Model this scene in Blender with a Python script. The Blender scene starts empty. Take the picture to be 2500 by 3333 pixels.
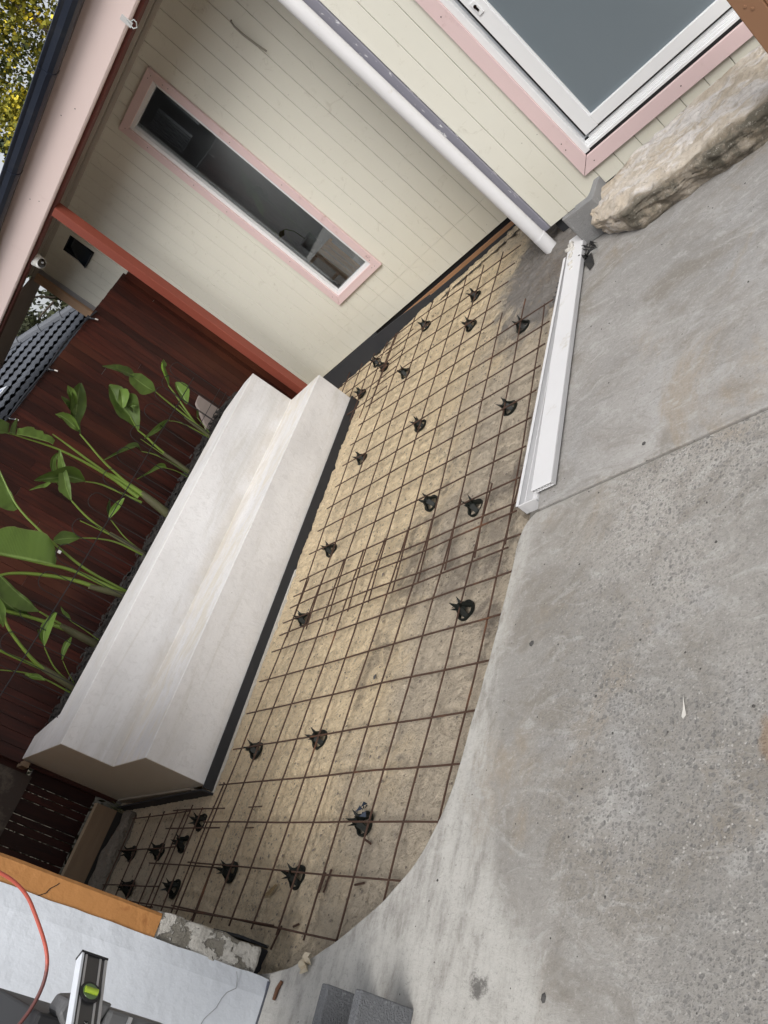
import bpy, bmesh, math, random
from mathutils import Vector, Matrix, noise
random.seed(7)
S = bpy.context.scene
COL = S.collection
PI = math.pi
# ------------------------------------------------------------------ camera
cam = bpy.data.cameras.new('camera'); camo = bpy.data.objects.new('camera', cam); COL.objects.link(camo)
RX = Vector((0.58923722, 0.26484093, -0.76332089)); DY = Vector((-0.32931725, -0.78398842, -0.52622457)); FZ = Vector((-0.73780055, 0.56144584, -0.37473847))
m = Matrix((RX, -DY, -FZ)).transposed().to_4x4(); m.translation = (0, 0, 1.67)
camo.matrix_world = m
cam.sensor_fit = 'VERTICAL'; cam.sensor_height = 36; cam.sensor_width = 27; cam.lens = 2493.2 / 3333 * 36
cam.clip_start = 0.05; cam.clip_end = 600
S.camera = camo
# ------------------------------------------------------------------ world, sun, exposure
SUN_EL, SUN_AZ = math.radians(47), math.radians(138)      # azimuth clockwise from +Y
W = bpy.data.worlds.new('World'); S.world = W; W.use_nodes = True
wn = W.node_tree; wn.nodes.clear()
sky = wn.nodes.new('ShaderNodeTexSky'); sky.sky_type = 'NISHITA'; sky.sun_disc = False
sky.sun_elevation = SUN_EL; sky.sun_rotation = SUN_AZ; sky.dust_density = 4.0; sky.air_density = 1.0; sky.ozone_density = 1.0
hs = wn.nodes.new('ShaderNodeHueSaturation'); hs.inputs['Saturation'].default_value = 0.22
bg = wn.nodes.new('ShaderNodeBackground'); bg.inputs['Strength'].default_value = 0.15
wo = wn.nodes.new('ShaderNodeOutputWorld')
wn.links.new(sky.outputs[0], hs.inputs['Color']); wn.links.new(hs.outputs[0], bg.inputs['Color']); wn.links.new(bg.outputs[0], wo.inputs['Surface'])
sl = bpy.data.lights.new('sun', 'SUN'); sl.energy = 1.6; sl.angle = math.radians(26); sl.color = (1.0, 0.97, 0.925)
so = bpy.data.objects.new('sun', sl); COL.objects.link(so)
sd = Vector((math.sin(SUN_AZ) * math.cos(SUN_EL), math.cos(SUN_AZ) * math.cos(SUN_EL), math.sin(SUN_EL)))
so.rotation_euler = sd.to_track_quat('Z', 'Y').to_euler()
S.view_settings.view_transform = 'Standard'; S.view_settings.look = 'None'; S.view_settings.gamma = 1
S.view_settings.exposure = 0.20
S.render.engine = 'CYCLES'
S.cycles.max_bounces = 6; S.cycles.transparent_max_bounces = 8

# ------------------------------------------------------------------ node helpers
class NT:
    def __init__(s, name):
        s.m = bpy.data.materials.new(name); s.m.use_nodes = True; s.t = s.m.node_tree; s.t.nodes.clear()
        s.out = s.n('ShaderNodeOutputMaterial'); s.b = s.n('ShaderNodeBsdfPrincipled'); s.l(s.b.outputs[0], s.out.inputs[0])
        s.tc = s.n('ShaderNodeTexCoord').outputs['Object']
    def n(s, k, **p):
        x = s.t.nodes.new(k)
        for a, b in p.items(): setattr(x, a, b)
        return x
    def l(s, a, b): s.t.links.new(a, b)
    def mp(s, sc=(1, 1, 1), rot=(0, 0, 0), src=None):
        x = s.n('ShaderNodeMapping'); x.inputs['Scale'].default_value = sc; x.inputs['Rotation'].default_value = rot; s.l(src or s.tc, x.inputs[0]); return x.outputs[0]
    def noise(s, sc, det=4, rough=.55, src=None, dist=0):
        x = s.n('ShaderNodeTexNoise'); x.inputs['Scale'].default_value = sc; x.inputs['Detail'].default_value = det
        x.inputs['Roughness'].default_value = rough; x.inputs['Distortion'].default_value = dist; s.l(src or s.tc, x.inputs['Vector']); return x.outputs['Fac']
    def vor(s, sc, src=None, feat='F1', out='Distance'):
        x = s.n('ShaderNodeTexVoronoi', feature=feat); x.inputs['Scale'].default_value = sc; s.l(src or s.tc, x.inputs['Vector']); return x
    def rng(s, v, a, b, c=0., d=1., smooth=True):
        x = s.n('ShaderNodeMapRange'); x.interpolation_type = 'SMOOTHSTEP' if smooth else 'LINEAR'
        x.inputs[1].default_value = a; x.inputs[2].default_value = b; x.inputs[3].default_value = c; x.inputs[4].default_value = d
        s.l(v, x.inputs[0]); return x.outputs[0]
    def math(s, op, a, b=0.):
        x = s.n('ShaderNodeMath', operation=op)
        for i, v in enumerate((a, b)):
            if isinstance(v, (int, float)): x.inputs[i].default_value = v
            else: s.l(v, x.inputs[i])
        return x.outputs[0]
    def mix(s, f, a, b, mode='MIX'):
        x = s.n('ShaderNodeMix', data_type='RGBA', blend_type=mode)
        for i, v in ((0, f), (6, a), (7, b)):
            if isinstance(v, (int, float)): x.inputs[i].default_value = v
            elif isinstance(v, tuple): x.inputs[i].default_value = v + (1,) if len(v) == 3 else v
            else: s.l(v, x.inputs[i])
        return x.outputs[2]
    def xyz(s):
        x = s.n('ShaderNodeSeparateXYZ'); s.l(s.tc, x.inputs[0]); return x.outputs
    def rand(s): return s.n('ShaderNodeObjectInfo').outputs['Random']
    def fin(s, col, rough=.7, metal=0., h=None, bump=.3, dist=.01, spec=.5, trans=None, coat=0):
        b = s.b
        if isinstance(col, tuple): b.inputs['Base Color'].default_value = col + (1,)
        else: s.l(col, b.inputs['Base Color'])
        if isinstance(rough, (int, float)): b.inputs['Roughness'].default_value = rough
        else: s.l(rough, b.inputs['Roughness'])
        b.inputs['Metallic'].default_value = metal; b.inputs['Specular IOR Level'].default_value = spec; b.inputs['Coat Weight'].default_value = coat
        if h is not None:
            x = s.n('ShaderNodeBump'); x.inputs['Strength'].default_value = bump; x.inputs['Distance'].default_value = dist
            s.l(h, x.inputs['Height']); s.l(x.outputs[0], b.inputs['Normal'])
        return s.m

def simple(name, c1, c2=None, sc=6, rough=.6, bsc=80, bump=.2, dist=.004, metal=0., spec=.5, stretch=(1, 1, 1), dirt=None, dsc=5, dlo=.55, dhi=.75, rnd=0., det=4):
    t = NT(name); v = t.mp(stretch)
    c2 = c2 or tuple(x * .85 for x in c1)
    col = t.mix(t.noise(sc, det, src=v), c1, c2)
    if dirt: col = t.mix(t.rng(t.noise(dsc, 6, .65, src=v), dlo, dhi), col, dirt)
    if rnd: col = t.mix(1., col, t.n('ShaderNodeCombineColor').outputs[0] if 0 else t.gray(rnd), 'MULTIPLY')
    return t.fin(col, rough, metal, t.noise(bsc, 3, src=v) if bump else None, bump, dist, spec)
def _gray(s, amt):
    r = s.rng(s.rand(), 0, 1, 1 - amt, 1 + amt * .6, False)
    c = s.n('ShaderNodeCombineColor')
    for i in range(3): s.l(r, c.inputs[i])
    return c.outputs[0]
NT.gray = _gray

# ------------------------------------------------------------------ materials
def mk_clad(name):
    t = NT(name)
    col = t.mix(t.noise(1.6, 3), (.735, .725, .645), (.69, .68, .60))
    sm = t.rng(t.noise(8, 8, .8, src=t.mp((1, 1, 1.4)), dist=1.0), .56, .72)
    z = t.xyz()[2]
    low = t.rng(z, .9, .1, 0, .5); 
    col = t.mix(t.math('MULTIPLY', sm, .5), col, (.43, .40, .32))
    col = t.mix(t.math('MULTIPLY', low, t.noise(3, 5)), col, (.56, .51, .39))
    spk = t.rng(t.vor(9).outputs['Distance'], .035, .02)
    col = t.mix(t.math('MULTIPLY', spk, .6), col, (.16, .14, .11))
    return t.fin(col, .62, h=t.noise(160, 2), bump=.12, dist=.002)
CLAD = mk_clad('cream_cladding')
PINK = simple('pink_trim', (.72, .56, .555), (.68, .52, .515), 3, .55, 120, .1, .002, dirt=(.45, .28, .26), dsc=6, dlo=.62, dhi=.8)
FASC = simple('pink_fascia', (.76, .63, .60), (.72, .585, .555), 1.2, .5, 200, .08, .002, dirt=(.5, .36, .33), dsc=3, dlo=.62, dhi=.85)
NAILM = simple('nail', (.05, .03, .025), rough=.7, bump=0)
WHITE = simple('white_frame', (.80, .81, .82), (.74, .75, .76), 3, .35, 60, .05, .002, dirt=(.45, .44, .42), dsc=14, dlo=.66, dhi=.82)
TRACK = simple('grey_channel', (.38, .40, .43), (.33, .35, .38), 3, .4, 60, .05)
BLACK = simple('black_gap', (.008, .008, .009), rough=.9, bump=0)
FOAM = simple('black_foam', (.018, .019, .022), (.026, .027, .031), 12, .85, 220, .3, .003)
PVC = simple('white_pvc', (.68, .68, .69), (.60, .60, .615), 5, .6, 30, .05, .002, dirt=(.52, .50, .46), dsc=9, dlo=.60, dhi=.75)
ZINC = simple('grey_corner', (.27, .27, .33), (.24, .235, .27), 4, .5, 60, .1, metal=.2, dirt=(.78, .78, .80), dsc=11, dlo=.60, dhi=.66, stretch=(3, 3, 1))
SOFF = simple('soffit_paint', (.50, .46, .41), (.45, .41, .36), 2, .7, 60, .1)
REDB = simple('red_beam', (.15, .040, .028), (.12, .03, .02), 3, .6, 60, .1)
def mk_post():
    t = NT('red_post_paint'); v = t.mp((1, 1, .5))
    col = t.mix(t.noise(4, src=v), (.245, .062, .040), (.20, .048, .030))
    fl = t.rng(t.noise(38, 3, .7), .735, .75)
    col = t.mix(fl, col, (.5, .4, .38))
    return t.fin(col, .5, h=t.noise(50), bump=.15, dist=.003)
POSTM = mk_post()
GUT = simple('navy_gutter', (.016, .022, .038), (.022, .028, .044), 5, .28, 40, .08, .003, dirt=(.05, .055, .065), dsc=6, dlo=.5, dhi=.8, spec=.7)
PEACH = simple('peach_trim', (.55, .36, .23), (.5, .32, .2), 4, .6)
ALU = simple('alu', (.45, .46, .48), (.40, .41, .43), 4, .4, metal=.5)
def mk_fence():
    t = NT('stained_boards'); v = t.mp((9, 9, .9))
    g = t.noise(3, 7, .65, src=v, dist=.8)
    col = t.mix(t.rng(g, .3, .75), (.022, .0052, .0038), (.054, .0118, .0066))
    col = t.mix(t.rng(t.noise(1.3, 4, src=t.mp((1, 1, .7))), .5, .72), col, (.060, .018, .009))
    col = t.mix(1., col, t.gray(.48), 'MULTIPLY')
    spk = t.rng(t.vor(16).outputs['Distance'], .03, .02)
    col = t.mix(t.math('MULTIPLY', spk, .5), col, (.3, .25, .24))
    return t.fin(col, .5, h=g, bump=.3, dist=.004, spec=.3)
FENCE = mk_fence()
def mk_bench():
    t = NT('white_render'); x, y, z = t.xyz()
    col = t.mix(t.rng(t.noise(2.2, 5, .6, src=t.mp((1, .45, 1.4))), .3, .7), (.735, .73, .735), (.60, .595, .60))
    col = t.mix(t.rng(t.noise(22, 7, .8, dist=.8), .48, .66, 0, .30), col, (.46, .45, .44))
    st = t.noise(3.2, 6, .66, src=t.mp((1.3, .22, 2.6)), dist=.7)
    col = t.mix(t.math('MULTIPLY', t.rng(st, .52, .68), .45), col, (.50, .48, .44))
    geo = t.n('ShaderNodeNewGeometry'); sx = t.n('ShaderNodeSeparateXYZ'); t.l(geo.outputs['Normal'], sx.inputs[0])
    up = t.rng(sx.outputs[2], .6, .9)
    blot = t.math('MULTIPLY', t.rng(t.noise(6, 7, .72, src=t.mp((1.6, .5, 1)), dist=.6), .42, .66), t.rng(z, .6, .7, .6, .2))
    col = t.mix(t.math('MULTIPLY', up, blot), col, (.60, .545, .43))
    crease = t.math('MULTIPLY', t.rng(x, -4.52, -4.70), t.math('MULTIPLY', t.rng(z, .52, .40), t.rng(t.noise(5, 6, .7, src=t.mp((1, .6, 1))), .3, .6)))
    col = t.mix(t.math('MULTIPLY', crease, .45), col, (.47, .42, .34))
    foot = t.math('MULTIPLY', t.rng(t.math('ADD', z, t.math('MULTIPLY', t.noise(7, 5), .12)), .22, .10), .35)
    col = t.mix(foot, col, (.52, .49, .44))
    end_shade = t.math('MULTIPLY', t.rng(sx.outputs[1], -.6, -.9), t.rng(t.noise(2.5, 6, .7, src=t.mp((.5, 1, 1.6))), .25, .6, .75, 1.))
    col = t.mix(end_shade, col, (.60, .57, .48))  # near end face tinted darker: alley shade put into the colour
    pits = t.rng(t.vor(11).outputs['Distance'], .03, .018)
    col = t.mix(pits, col, (.2, .18, .15))
    h1 = t.noise(13, 6, .62, src=t.mp((1, 1, 1), (.4, 0, 0)), dist=1.6); h2 = t.noise(70, 4, .7)
    h1 = t.math('ADD', h1, t.math('MULTIPLY', t.noise(4.5, 6, .6, src=t.mp((1.6, .6, 1.6), (.3, .2, 0)), dist=1.4), .9))
    h = t.math('ADD', h1, t.math('MULTIPLY', h2, .25))
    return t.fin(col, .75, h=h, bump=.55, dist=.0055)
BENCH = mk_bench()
def mk_sand():
    t = NT('bedding_sand'); x, y, z = t.xyz()
    col = t.mix(t.rng(t.noise(2.3, 5), .35, .7), (.88, .715, .48), (.79, .645, .44))
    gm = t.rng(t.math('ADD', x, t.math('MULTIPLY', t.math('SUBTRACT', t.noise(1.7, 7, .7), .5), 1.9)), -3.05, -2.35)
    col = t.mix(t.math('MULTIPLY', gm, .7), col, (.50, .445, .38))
    dx = t.math('ADD', x, 2.28); dy = t.math('ADD', y, -3.95)
    d = t.math('SQRT', t.math('ADD', t.math('MULTIPLY', dx, dx), t.math('MULTIPLY', t.math('MULTIPLY', dy, dy), .38)))
    d = t.math('ADD', d, t.math('MULTIPLY', t.math('SUBTRACT', t.noise(4.2, 8, .72, dist=.6), .5), .8))
    col = t.mix(t.rng(d, .46, .28, 0, .9), col, (.215, .205, .20))
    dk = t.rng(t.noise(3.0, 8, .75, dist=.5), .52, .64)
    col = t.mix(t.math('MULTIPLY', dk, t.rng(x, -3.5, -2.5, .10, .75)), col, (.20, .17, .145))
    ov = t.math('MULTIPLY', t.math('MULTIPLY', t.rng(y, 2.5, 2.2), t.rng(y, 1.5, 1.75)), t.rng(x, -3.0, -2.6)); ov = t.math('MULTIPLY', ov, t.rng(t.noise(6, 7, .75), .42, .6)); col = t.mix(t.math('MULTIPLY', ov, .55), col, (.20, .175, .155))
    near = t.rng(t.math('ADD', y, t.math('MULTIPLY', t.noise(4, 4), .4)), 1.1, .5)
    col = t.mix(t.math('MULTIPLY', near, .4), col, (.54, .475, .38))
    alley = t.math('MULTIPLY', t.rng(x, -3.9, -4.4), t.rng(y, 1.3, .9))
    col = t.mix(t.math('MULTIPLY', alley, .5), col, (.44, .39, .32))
    c1 = t.noise(27, 7, .8, dist=.5)
    col = t.mix(t.rng(c1, .48, .35, 0, .72), col, (.31, .255, .19))
    col = t.mix(t.rng(c1, .58, .72, 0, .4), col, (.78, .66, .46))
    c2 = t.math('ADD', t.noise(115, 3, .8), t.math('MULTIPLY', t.math('SUBTRACT', .5, t.noise(4.5, 5, .6)), .35))
    col = t.mix(t.rng(c2, .46, .34, 0, .42), col, (.15, .12, .095))
    v = t.vor(38); hit = t.math('MULTIPLY', t.rng(v.outputs['Distance'], .26, .16), t.rng(t.noise(5, 3), .45, .6))
    sc = t.n('ShaderNodeSeparateColor'); t.l(v.outputs['Color'], sc.inputs[0])
    hit = t.math('MULTIPLY', hit, t.rng(sc.outputs[0], .62, .64))
    col = t.mix(t.math('MULTIPLY', hit, .75), col, (.15, .125, .11))
    h = t.math('ADD', t.math('ADD', c1, t.math('MULTIPLY', t.noise(11, 5, .6), 1.3)), t.math('MULTIPLY', c2, .25))
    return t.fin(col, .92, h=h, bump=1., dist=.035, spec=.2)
SAND = mk_sand()
def mk_conc(name, agg, tint):
    t = NT(name); x, y, z = t.xyz()
    big = t.noise(.85, 6, .62, dist=.4); mid = t.noise(2.6, 8, .7, dist=.6)
    col = t.mix(t.rng(big, .34, .64), tuple(.345 * c for c in tint), tuple(.245 * c for c in tint))
    col = t.mix(t.rng(mid, .47, .66, 0, .8), col, (.205, .185, .158))
    col = t.mix(t.rng(t.noise(1.6, 7, .66, src=t.mp((1, 1, 1), (0, 0, .7)), dist=.8), .55, .70, 0, .35), col, (.41, .415, .425))
    col = t.mix(t.rng(t.noise(1.3, 7, .68, src=t.mp((1.3, .8, 1), (0, 0, 2)), dist=.8), .54, .68, 0, .6), col, (.28, .225, .16))
    tro = t.noise(7, 7, .74, src=t.mp((1, 1.9, 1), (0, 0, .55)), dist=1.3)
    col = t.mix(t.rng(tro, .50, .66, 0, .42), col, (.44, .435, .42))
    col = t.mix(t.rng(tro, .46, .33, 0, .42), col, (.20, .19, .175))
    e = t.math('ADD', x, t.math('MULTIPLY', t.rng(y, .75, -.1), -.55))
    e = t.math('ADD', e, t.math('MULTIPLY', t.math('SUBTRACT', t.noise(2.5, 7, .7, src=t.mp((3, .8, 1))), .5), .3))
    if agg: col = t.mix(t.math('MULTIPLY', t.rng(e, -1.78, -1.96, 0, .75), t.rng(t.noise(6, 6, .7, src=t.mp((3.5, 1, 1))), .3, .6)), col, (.50, .49, .46))
    fine = t.noise(95, 5, .85)
    col = t.mix(t.rng(fine, .47, .36, .0, .45), col, (.15, .145, .135))
    col = t.mix(t.rng(fine, .55, .66, .0, .38), col, (.52, .51, .49))
    h = t.math('ADD', t.math('MULTIPLY', t.noise(50, 6, .8), .6), t.math('MULTIPLY', tro, 1.0))
    if agg:
        wear = t.rng(t.math('ADD', t.noise(1.15, 5, .6), t.math('MULTIPLY', t.noise(5, 6, .75), .5)), .50, .86, .15, 1.)
        wear = t.math('MULTIPLY', wear, t.rng(e, -1.84, -1.36))
        add = t.n('ShaderNodeVectorMath', operation='ADD'); nz = t.n('ShaderNodeTexNoise'); nz.inputs['Scale'].default_value = 40; t.l(t.tc, nz.inputs['Vector'])
        scl = t.n('ShaderNodeVectorMath', operation='SCALE'); t.l(nz.outputs['Color'], scl.inputs[0]); scl.inputs['Scale'].default_value = .012
        t.l(t.tc, add.inputs[0]); t.l(scl.outputs[0], add.inputs[1])
        for sc_, lo, am in ((58, .50, .75), (95, .35, .7), (160, .25, .6)):
            v = t.vor(sc_, add.outputs[0]); s3 = t.n('ShaderNodeSeparateColor'); t.l(v.outputs['Color'], s3.inputs[0])
            st = t.math('MULTIPLY', t.rng(v.outputs['Distance'], .46, .30), t.rng(s3.outputs[0], lo, lo + .25))
            st = t.math('MULTIPLY', st, wear)
            stc = t.mix(s3.outputs[1], (.105, .103, .10), (.25, .24, .23))
            col = t.mix(t.math('MULTIPLY', st, am), col, stc)
            h = t.math('SUBTRACT', h, t.math('MULTIPLY', st, .3))
        pale = t.vor(120, add.outputs[0]); s4 = t.n('ShaderNodeSeparateColor'); t.l(pale.outputs['Color'], s4.inputs[0])
        col = t.mix(t.math('MULTIPLY', t.math('MULTIPLY', t.rng(pale.outputs['Distance'], .4, .3), t.rng(s4.outputs[0], .9, .92)), t.math('MULTIPLY', wear, .5)), col, (.55, .53, .50))
    blk = t.math('MULTIPLY', t.rng(t.vor(8.5).outputs['Distance'], .035, .02), t.rng(t.noise(2, 2), .45, .6))
    col = t.mix(blk, col, (.04, .038, .036))
    if agg:
        st1 = t.math('SQRT', t.math('ADD', t.math('MULTIPLY', t.math('POWER', t.math('ADD', x, 1.72), 2.), .5), t.math('POWER', t.math('ADD', y, -.215), 2.)))
        st1 = t.math('ADD', st1, t.math('MULTIPLY', t.math('SUBTRACT', t.noise(30, 6, .8), .5), .14))
        col = t.mix(t.rng(st1, .035, .008, 0, .8), col, (.07, .065, .06))
        rx = t.math('SQRT', t.math('ADD', t.math('MULTIPLY', t.math('POWER', t.math('ADD', x, .93), 2.), 5.), t.math('POWER', t.math('ADD', y, -.80), 2.)))
        rx = t.math('ADD', rx, t.math('MULTIPLY', t.math('SUBTRACT', t.noise(14, 5, .7), .5), .12))
        col = t.mix(t.rng(rx, .07, .03, 0, .55), col, (.24, .15, .08))
    return t.fin(col, t.rng(mid, .3, .7, .62, .85), h=h, bump=.6, dist=.006)
CONC1 = mk_conc('worn_concrete', True, (1.05, 1.0, .925)); CONC2 = mk_conc('smooth_concrete', False, (1.04, 1.0, .955))
BLOCK = simple('grey_block', (.135, .14, .15), (.11, .115, .125), 8, .9, 180, .9, .008, dirt=(.24, .25, .26), dsc=90, dlo=.55, dhi=.75)
BLOCK2 = simple('besser_block', (.27, .27, .27), (.215, .215, .215), 8, .9, 180, .9, .008, dirt=(.33, .33, .32), dsc=30, dlo=.55, dhi=.8)
RUST = simple('rusty_bar', (.090, .046, .028), (.045, .025, .018), 14, .75, 300, .5, .002, dirt=(.17, .072, .032), dsc=4, dlo=.58, dhi=.74, metal=.2)
CHAIRM = simple('black_plastic', (.006, .0075, .006), (.009, .011, .009), 9, .5, 60, .05, spec=.22)
def mk_rock():
    t = NT('sandstone'); x, y, z = t.xyz()
    col = t.mix(t.rng(t.noise(3.0, 7, .7, dist=1.0), .40, .62), (.74, .66, .56), (.62, .52, .40))
    col = t.mix(t.rng(t.noise(3.4, 8, .74, src=t.mp((1, 2.2, 1), (0, 0, .5)), dist=.6), .46, .58), col, (.86, .81, .77))
    n = t.math('MULTIPLY', t.math('SUBTRACT', t.noise(6, 7, .74), .5), .13)
    fy = t.math('ADD', t.math('ADD', y, t.math('MULTIPLY', x, .03)), n)
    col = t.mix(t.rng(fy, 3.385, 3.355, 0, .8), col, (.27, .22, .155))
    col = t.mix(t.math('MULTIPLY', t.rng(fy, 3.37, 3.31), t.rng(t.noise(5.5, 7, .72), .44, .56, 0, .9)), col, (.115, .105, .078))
    sp = t.noise(48, 7, .85)
    col = t.mix(t.rng(sp, .53, .66, 0, .6), col, (.25, .20, .15)); col = t.mix(t.rng(sp, .46, .36, 0, .5), col, (.82, .76, .68))
    h = t.math('ADD', t.noise(26, 9, .8), t.math('MULTIPLY', t.vor(30).outputs['Distance'], .5))
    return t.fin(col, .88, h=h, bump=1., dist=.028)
ROCK = mk_rock()
def mk_oldrock():
    t = NT('old_masonry'); f = t.rng(t.noise(14, 5, .6), .47, .51)
    col = t.mix(f, (.21, .195, .165), (.52, .50, .46)); col = t.mix(t.rng(t.noise(50, 4), .5, .75, 0, .5), col, (.15, .14, .12))
    return t.fin(col, .9, h=t.math('ADD', t.noise(40, 6, .7), f), bump=.9, dist=.012)
MASON = mk_oldrock()
WPAINT = simple('white_wall_paint', (.70, .74, .80), (.66, .70, .76), 3, .55, 30, .5, .006, det=5)
OPAINT = simple('orange_paint', (.46, .215, .068), (.41, .185, .058), 5, .5, 38, .55, .006, dirt=(.36, .15, .045), dsc=20, dlo=.6, dhi=.7)
BPAINT = simple('blue_paint', (.04, .055, .10), (.16, .16, .17), 25, .6, 60, .3)
TIMB = simple('weathered_timber', (.25, .175, .11), (.17, .115, .07), 4, .8, 30, .5, .004, stretch=(8, 1, 8))
TIMB_LIT = simple('timber_lit_top', (.40, .31, .21), (.33, .25, .165), 4, .8, 30, .5, .004, stretch=(8, 1, 8))  # lighter copy of the sleeper timber, light from above put into the colour
PLATE = simple('bottom_plate_timber', (.40, .22, .11), (.25, .13, .07), 4, .7, 30, .4, .004, stretch=(1, 8, 14))
SOIL = simple('dark_soil', (.014, .013, .013), (.03, .027, .024), 25, .9, 60, 1., .03, dirt=(.05, .048, .045), dsc=60, dlo=.64, dhi=.70)
DIRT = simple('dirt', (.10, .085, .06), (.05, .045, .03), 8, .95, 60, 1., .02)
ROOFM = simple('slate_tile', (.085, .095, .115), (.105, .115, .135), 5, .6, 60, .3, .004, rnd=.2)
FAROOF = simple('far_roof', (.20, .24, .25), rough=.6, bump=0)
SOLAR = simple('solar_glass', (.42, .50, .68), (.35, .44, .62), 4, .15, bump=0)
WIRE = simple('black_wire', (.012, .011, .012), rough=.45, bump=0)
HOSEB = simple('poly_pipe', (.02, .023, .03), rough=.4, bump=0)
CHROME = simple('nozzle_metal', (.7, .66, .62), rough=.3, metal=.8, bump=0)
HOSER = simple('red_hose', (.50, .10, .065), (.40, .08, .055), 5, .45, 60, .1, dirt=(.13, .045, .04), dsc=4, dlo=.47, dhi=.56)
LEVD = simple('level_grey', (.085, .083, .083), (.075, .073, .073), 5, .35, bump=0, metal=.4)
LEVL = simple('level_silver', (.50, .50, .51), (.45, .45, .46), 5, .35, bump=0, metal=.5)
LEVW = simple('level_top', (.74, .78, .84), rough=.3, bump=0)
VIAL = simple('vial_green', (.34, .47, .04), (.28, .40, .04), 5, .15, bump=0)
VGRN = simple('vial_window', (.13, .20, .08), (.10, .17, .07), 5, .2, bump=0)
TOOLG = simple('tool_grey', (.115, .118, .12), (.10, .10, .105), 8, .5, 120, .2)
TOOLB = simple('tool_black', (.012, .012, .014), rough=.6, bump=0)
CAMW = simple('camera_white', (.80, .80, .78), rough=.25, bump=0)
GLOSSB = simple('lens_black', (.004, .004, .005), rough=.08, bump=0)
DRYL = simple('dry_leaf', (.62, .56, .44), (.50, .42, .30), 20, .7, 60, .3)
PAPER = simple('pale_scrap', (.74, .74, .74), rough=.6, bump=0)
PLASB = simple('black_sheet', (.008, .008, .008), (.02, .02, .02), 20, .4, 60, .3)
BLUEP = simple('blue_black_scrap', (.018, .03, .06), (.012, .02, .035), 20, .7, 60, .3)
PLASTER = simple('plaster_lump', (.60, .58, .54), (.42, .40, .36), 30, .9, 60, .7)
BROWNP = simple('brown_post', (.25, .135, .075), (.23, .12, .066), 2, .4, 60, .05)
def mk_leaf():
    t = NT('banana_leaf'); 
    uv = t.n('ShaderNodeUVMap'); sx = t.n('ShaderNodeSeparateXYZ'); t.l(uv.outputs[0], sx.inputs[0])
    w = t.n('ShaderNodeTexWave', bands_direction='X', wave_profile='SIN'); w.inputs['Scale'].default_value = 9; w.inputs['Distortion'].default_value = 1.2; w.inputs['Detail'].default_value = 2
    t.l(uv.outputs[0], w.inputs['Vector'])
    col = t.mix(t.noise(7, 4), (.085, .165, .016), (.045, .105, .012))
    col = t.mix(t.math('MULTIPLY', w.outputs['Fac'], .28), col, (.17, .26, .035))
    mid = t.rng(t.math('ABSOLUTE', t.math('SUBTRACT', sx.outputs[1], .5)), .045, .02)
    col = t.mix(mid, col, (.22, .34, .09))
    edge = t.rng(t.math('ABSOLUTE', t.math('SUBTRACT', sx.outputs[1], .5)), .485, .498)
    col = t.mix(t.math('MULTIPLY', edge, .7), col, (.20, .16, .08))
    geo = t.n('ShaderNodeNewGeometry')
    col = t.mix(t.math('MULTIPLY', geo.outputs['Backfacing'], .4), col, (.12, .17, .05))
    col = t.mix(1., col, t.gray(.55), 'MULTIPLY')
    m_ = t.fin(col, .42, h=w.outputs['Fac'], bump=.25, dist=.004, spec=.3)
    return m_
LEAF = mk_leaf()
STEM = simple('leaf_stalk', (.15, .22, .030), (.10, .165, .028), 5, .45, 40, .1, stretch=(3, 3, 1))
TRUNKP = simple('stalk_base', (.085, .10, .03), (.075, .06, .042), 7, .7, 60, .5, stretch=(6, 6, 1))
def mk_fol(name, a, b, c, sc=1.6):
    t = NT(name); col = t.mix(t.rng(t.noise(sc, 4), .35, .65), a, b); col = t.mix(t.rng(t.noise(sc * 3.1, 3), .52, .68), col, c)
    m_ = t.fin(col, .7); return m_
GOLD = mk_fol('golden_conifer', (.035, .055, .012), (.32, .30, .03), (.95, .76, .06), 1.1)
PINE = mk_fol('pine_needles', (.018, .032, .020), (.035, .055, .028), (.06, .085, .04))
TREE2 = mk_fol('grey_green_leaves', (.035, .042, .022), (.06, .065, .03), (.085, .10, .04))
BARK = simple('bark', (.11, .085, .06), (.06, .045, .035), 6, .9, 40, .5)
GRASS = mk_fol('grass', (.05, .085, .02), (.12, .12, .05), (.30, .26, .15), 9)
def mk_glass(name, tint, dark, rough=.02, mixf=.8):
    t = NT(name); t.t.nodes.remove(t.b)
    tr = t.n('ShaderNodeBsdfTransparent'); tr.inputs[0].default_value = tint + (1,)
    gl = t.n('ShaderNodeBsdfGlossy'); gl.inputs['Roughness'].default_value = rough
    fr = t.n('ShaderNodeFresnel'); fr.inputs[0].default_value = 1.5
    mx = t.n('ShaderNodeMixShader'); t.l(fr.outputs[0], mx.inputs[0]); t.l(tr.outputs[0], mx.inputs[1]); t.l(gl.outputs[0], mx.inputs[2]); t.l(mx.outputs[0], t.out.inputs[0])
    return t.m
GLASS = mk_glass('window_glass', (.86, .88, .88), 0)
DGLASS = simple('door_glass_slate', (.165, .20, .225), (.145, .178, .20), 1.5, .25, 3, .03, .02, spec=.6)  # opaque slate blue for the door panes, nearly one even tone
ROOMW = simple('room_wall', (.40, .41, .42), rough=.8, bump=0)
ROOMF = simple('room_floor', (.46, .47, .48), rough=.5, bump=0)
STOOL = simple('stool_wood', (.85, .52, .27), (.75, .45, .22), 8, .5, bump=0)
POTM = simple('pot_white', (.55, .58, .58), rough=.5, bump=0)
TILEI = simple('dim_tiles', (.50, .52, .55), (.38, .40, .43), 8, .7, 40, .8, .01, stretch=(1, 1, 1))

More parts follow.
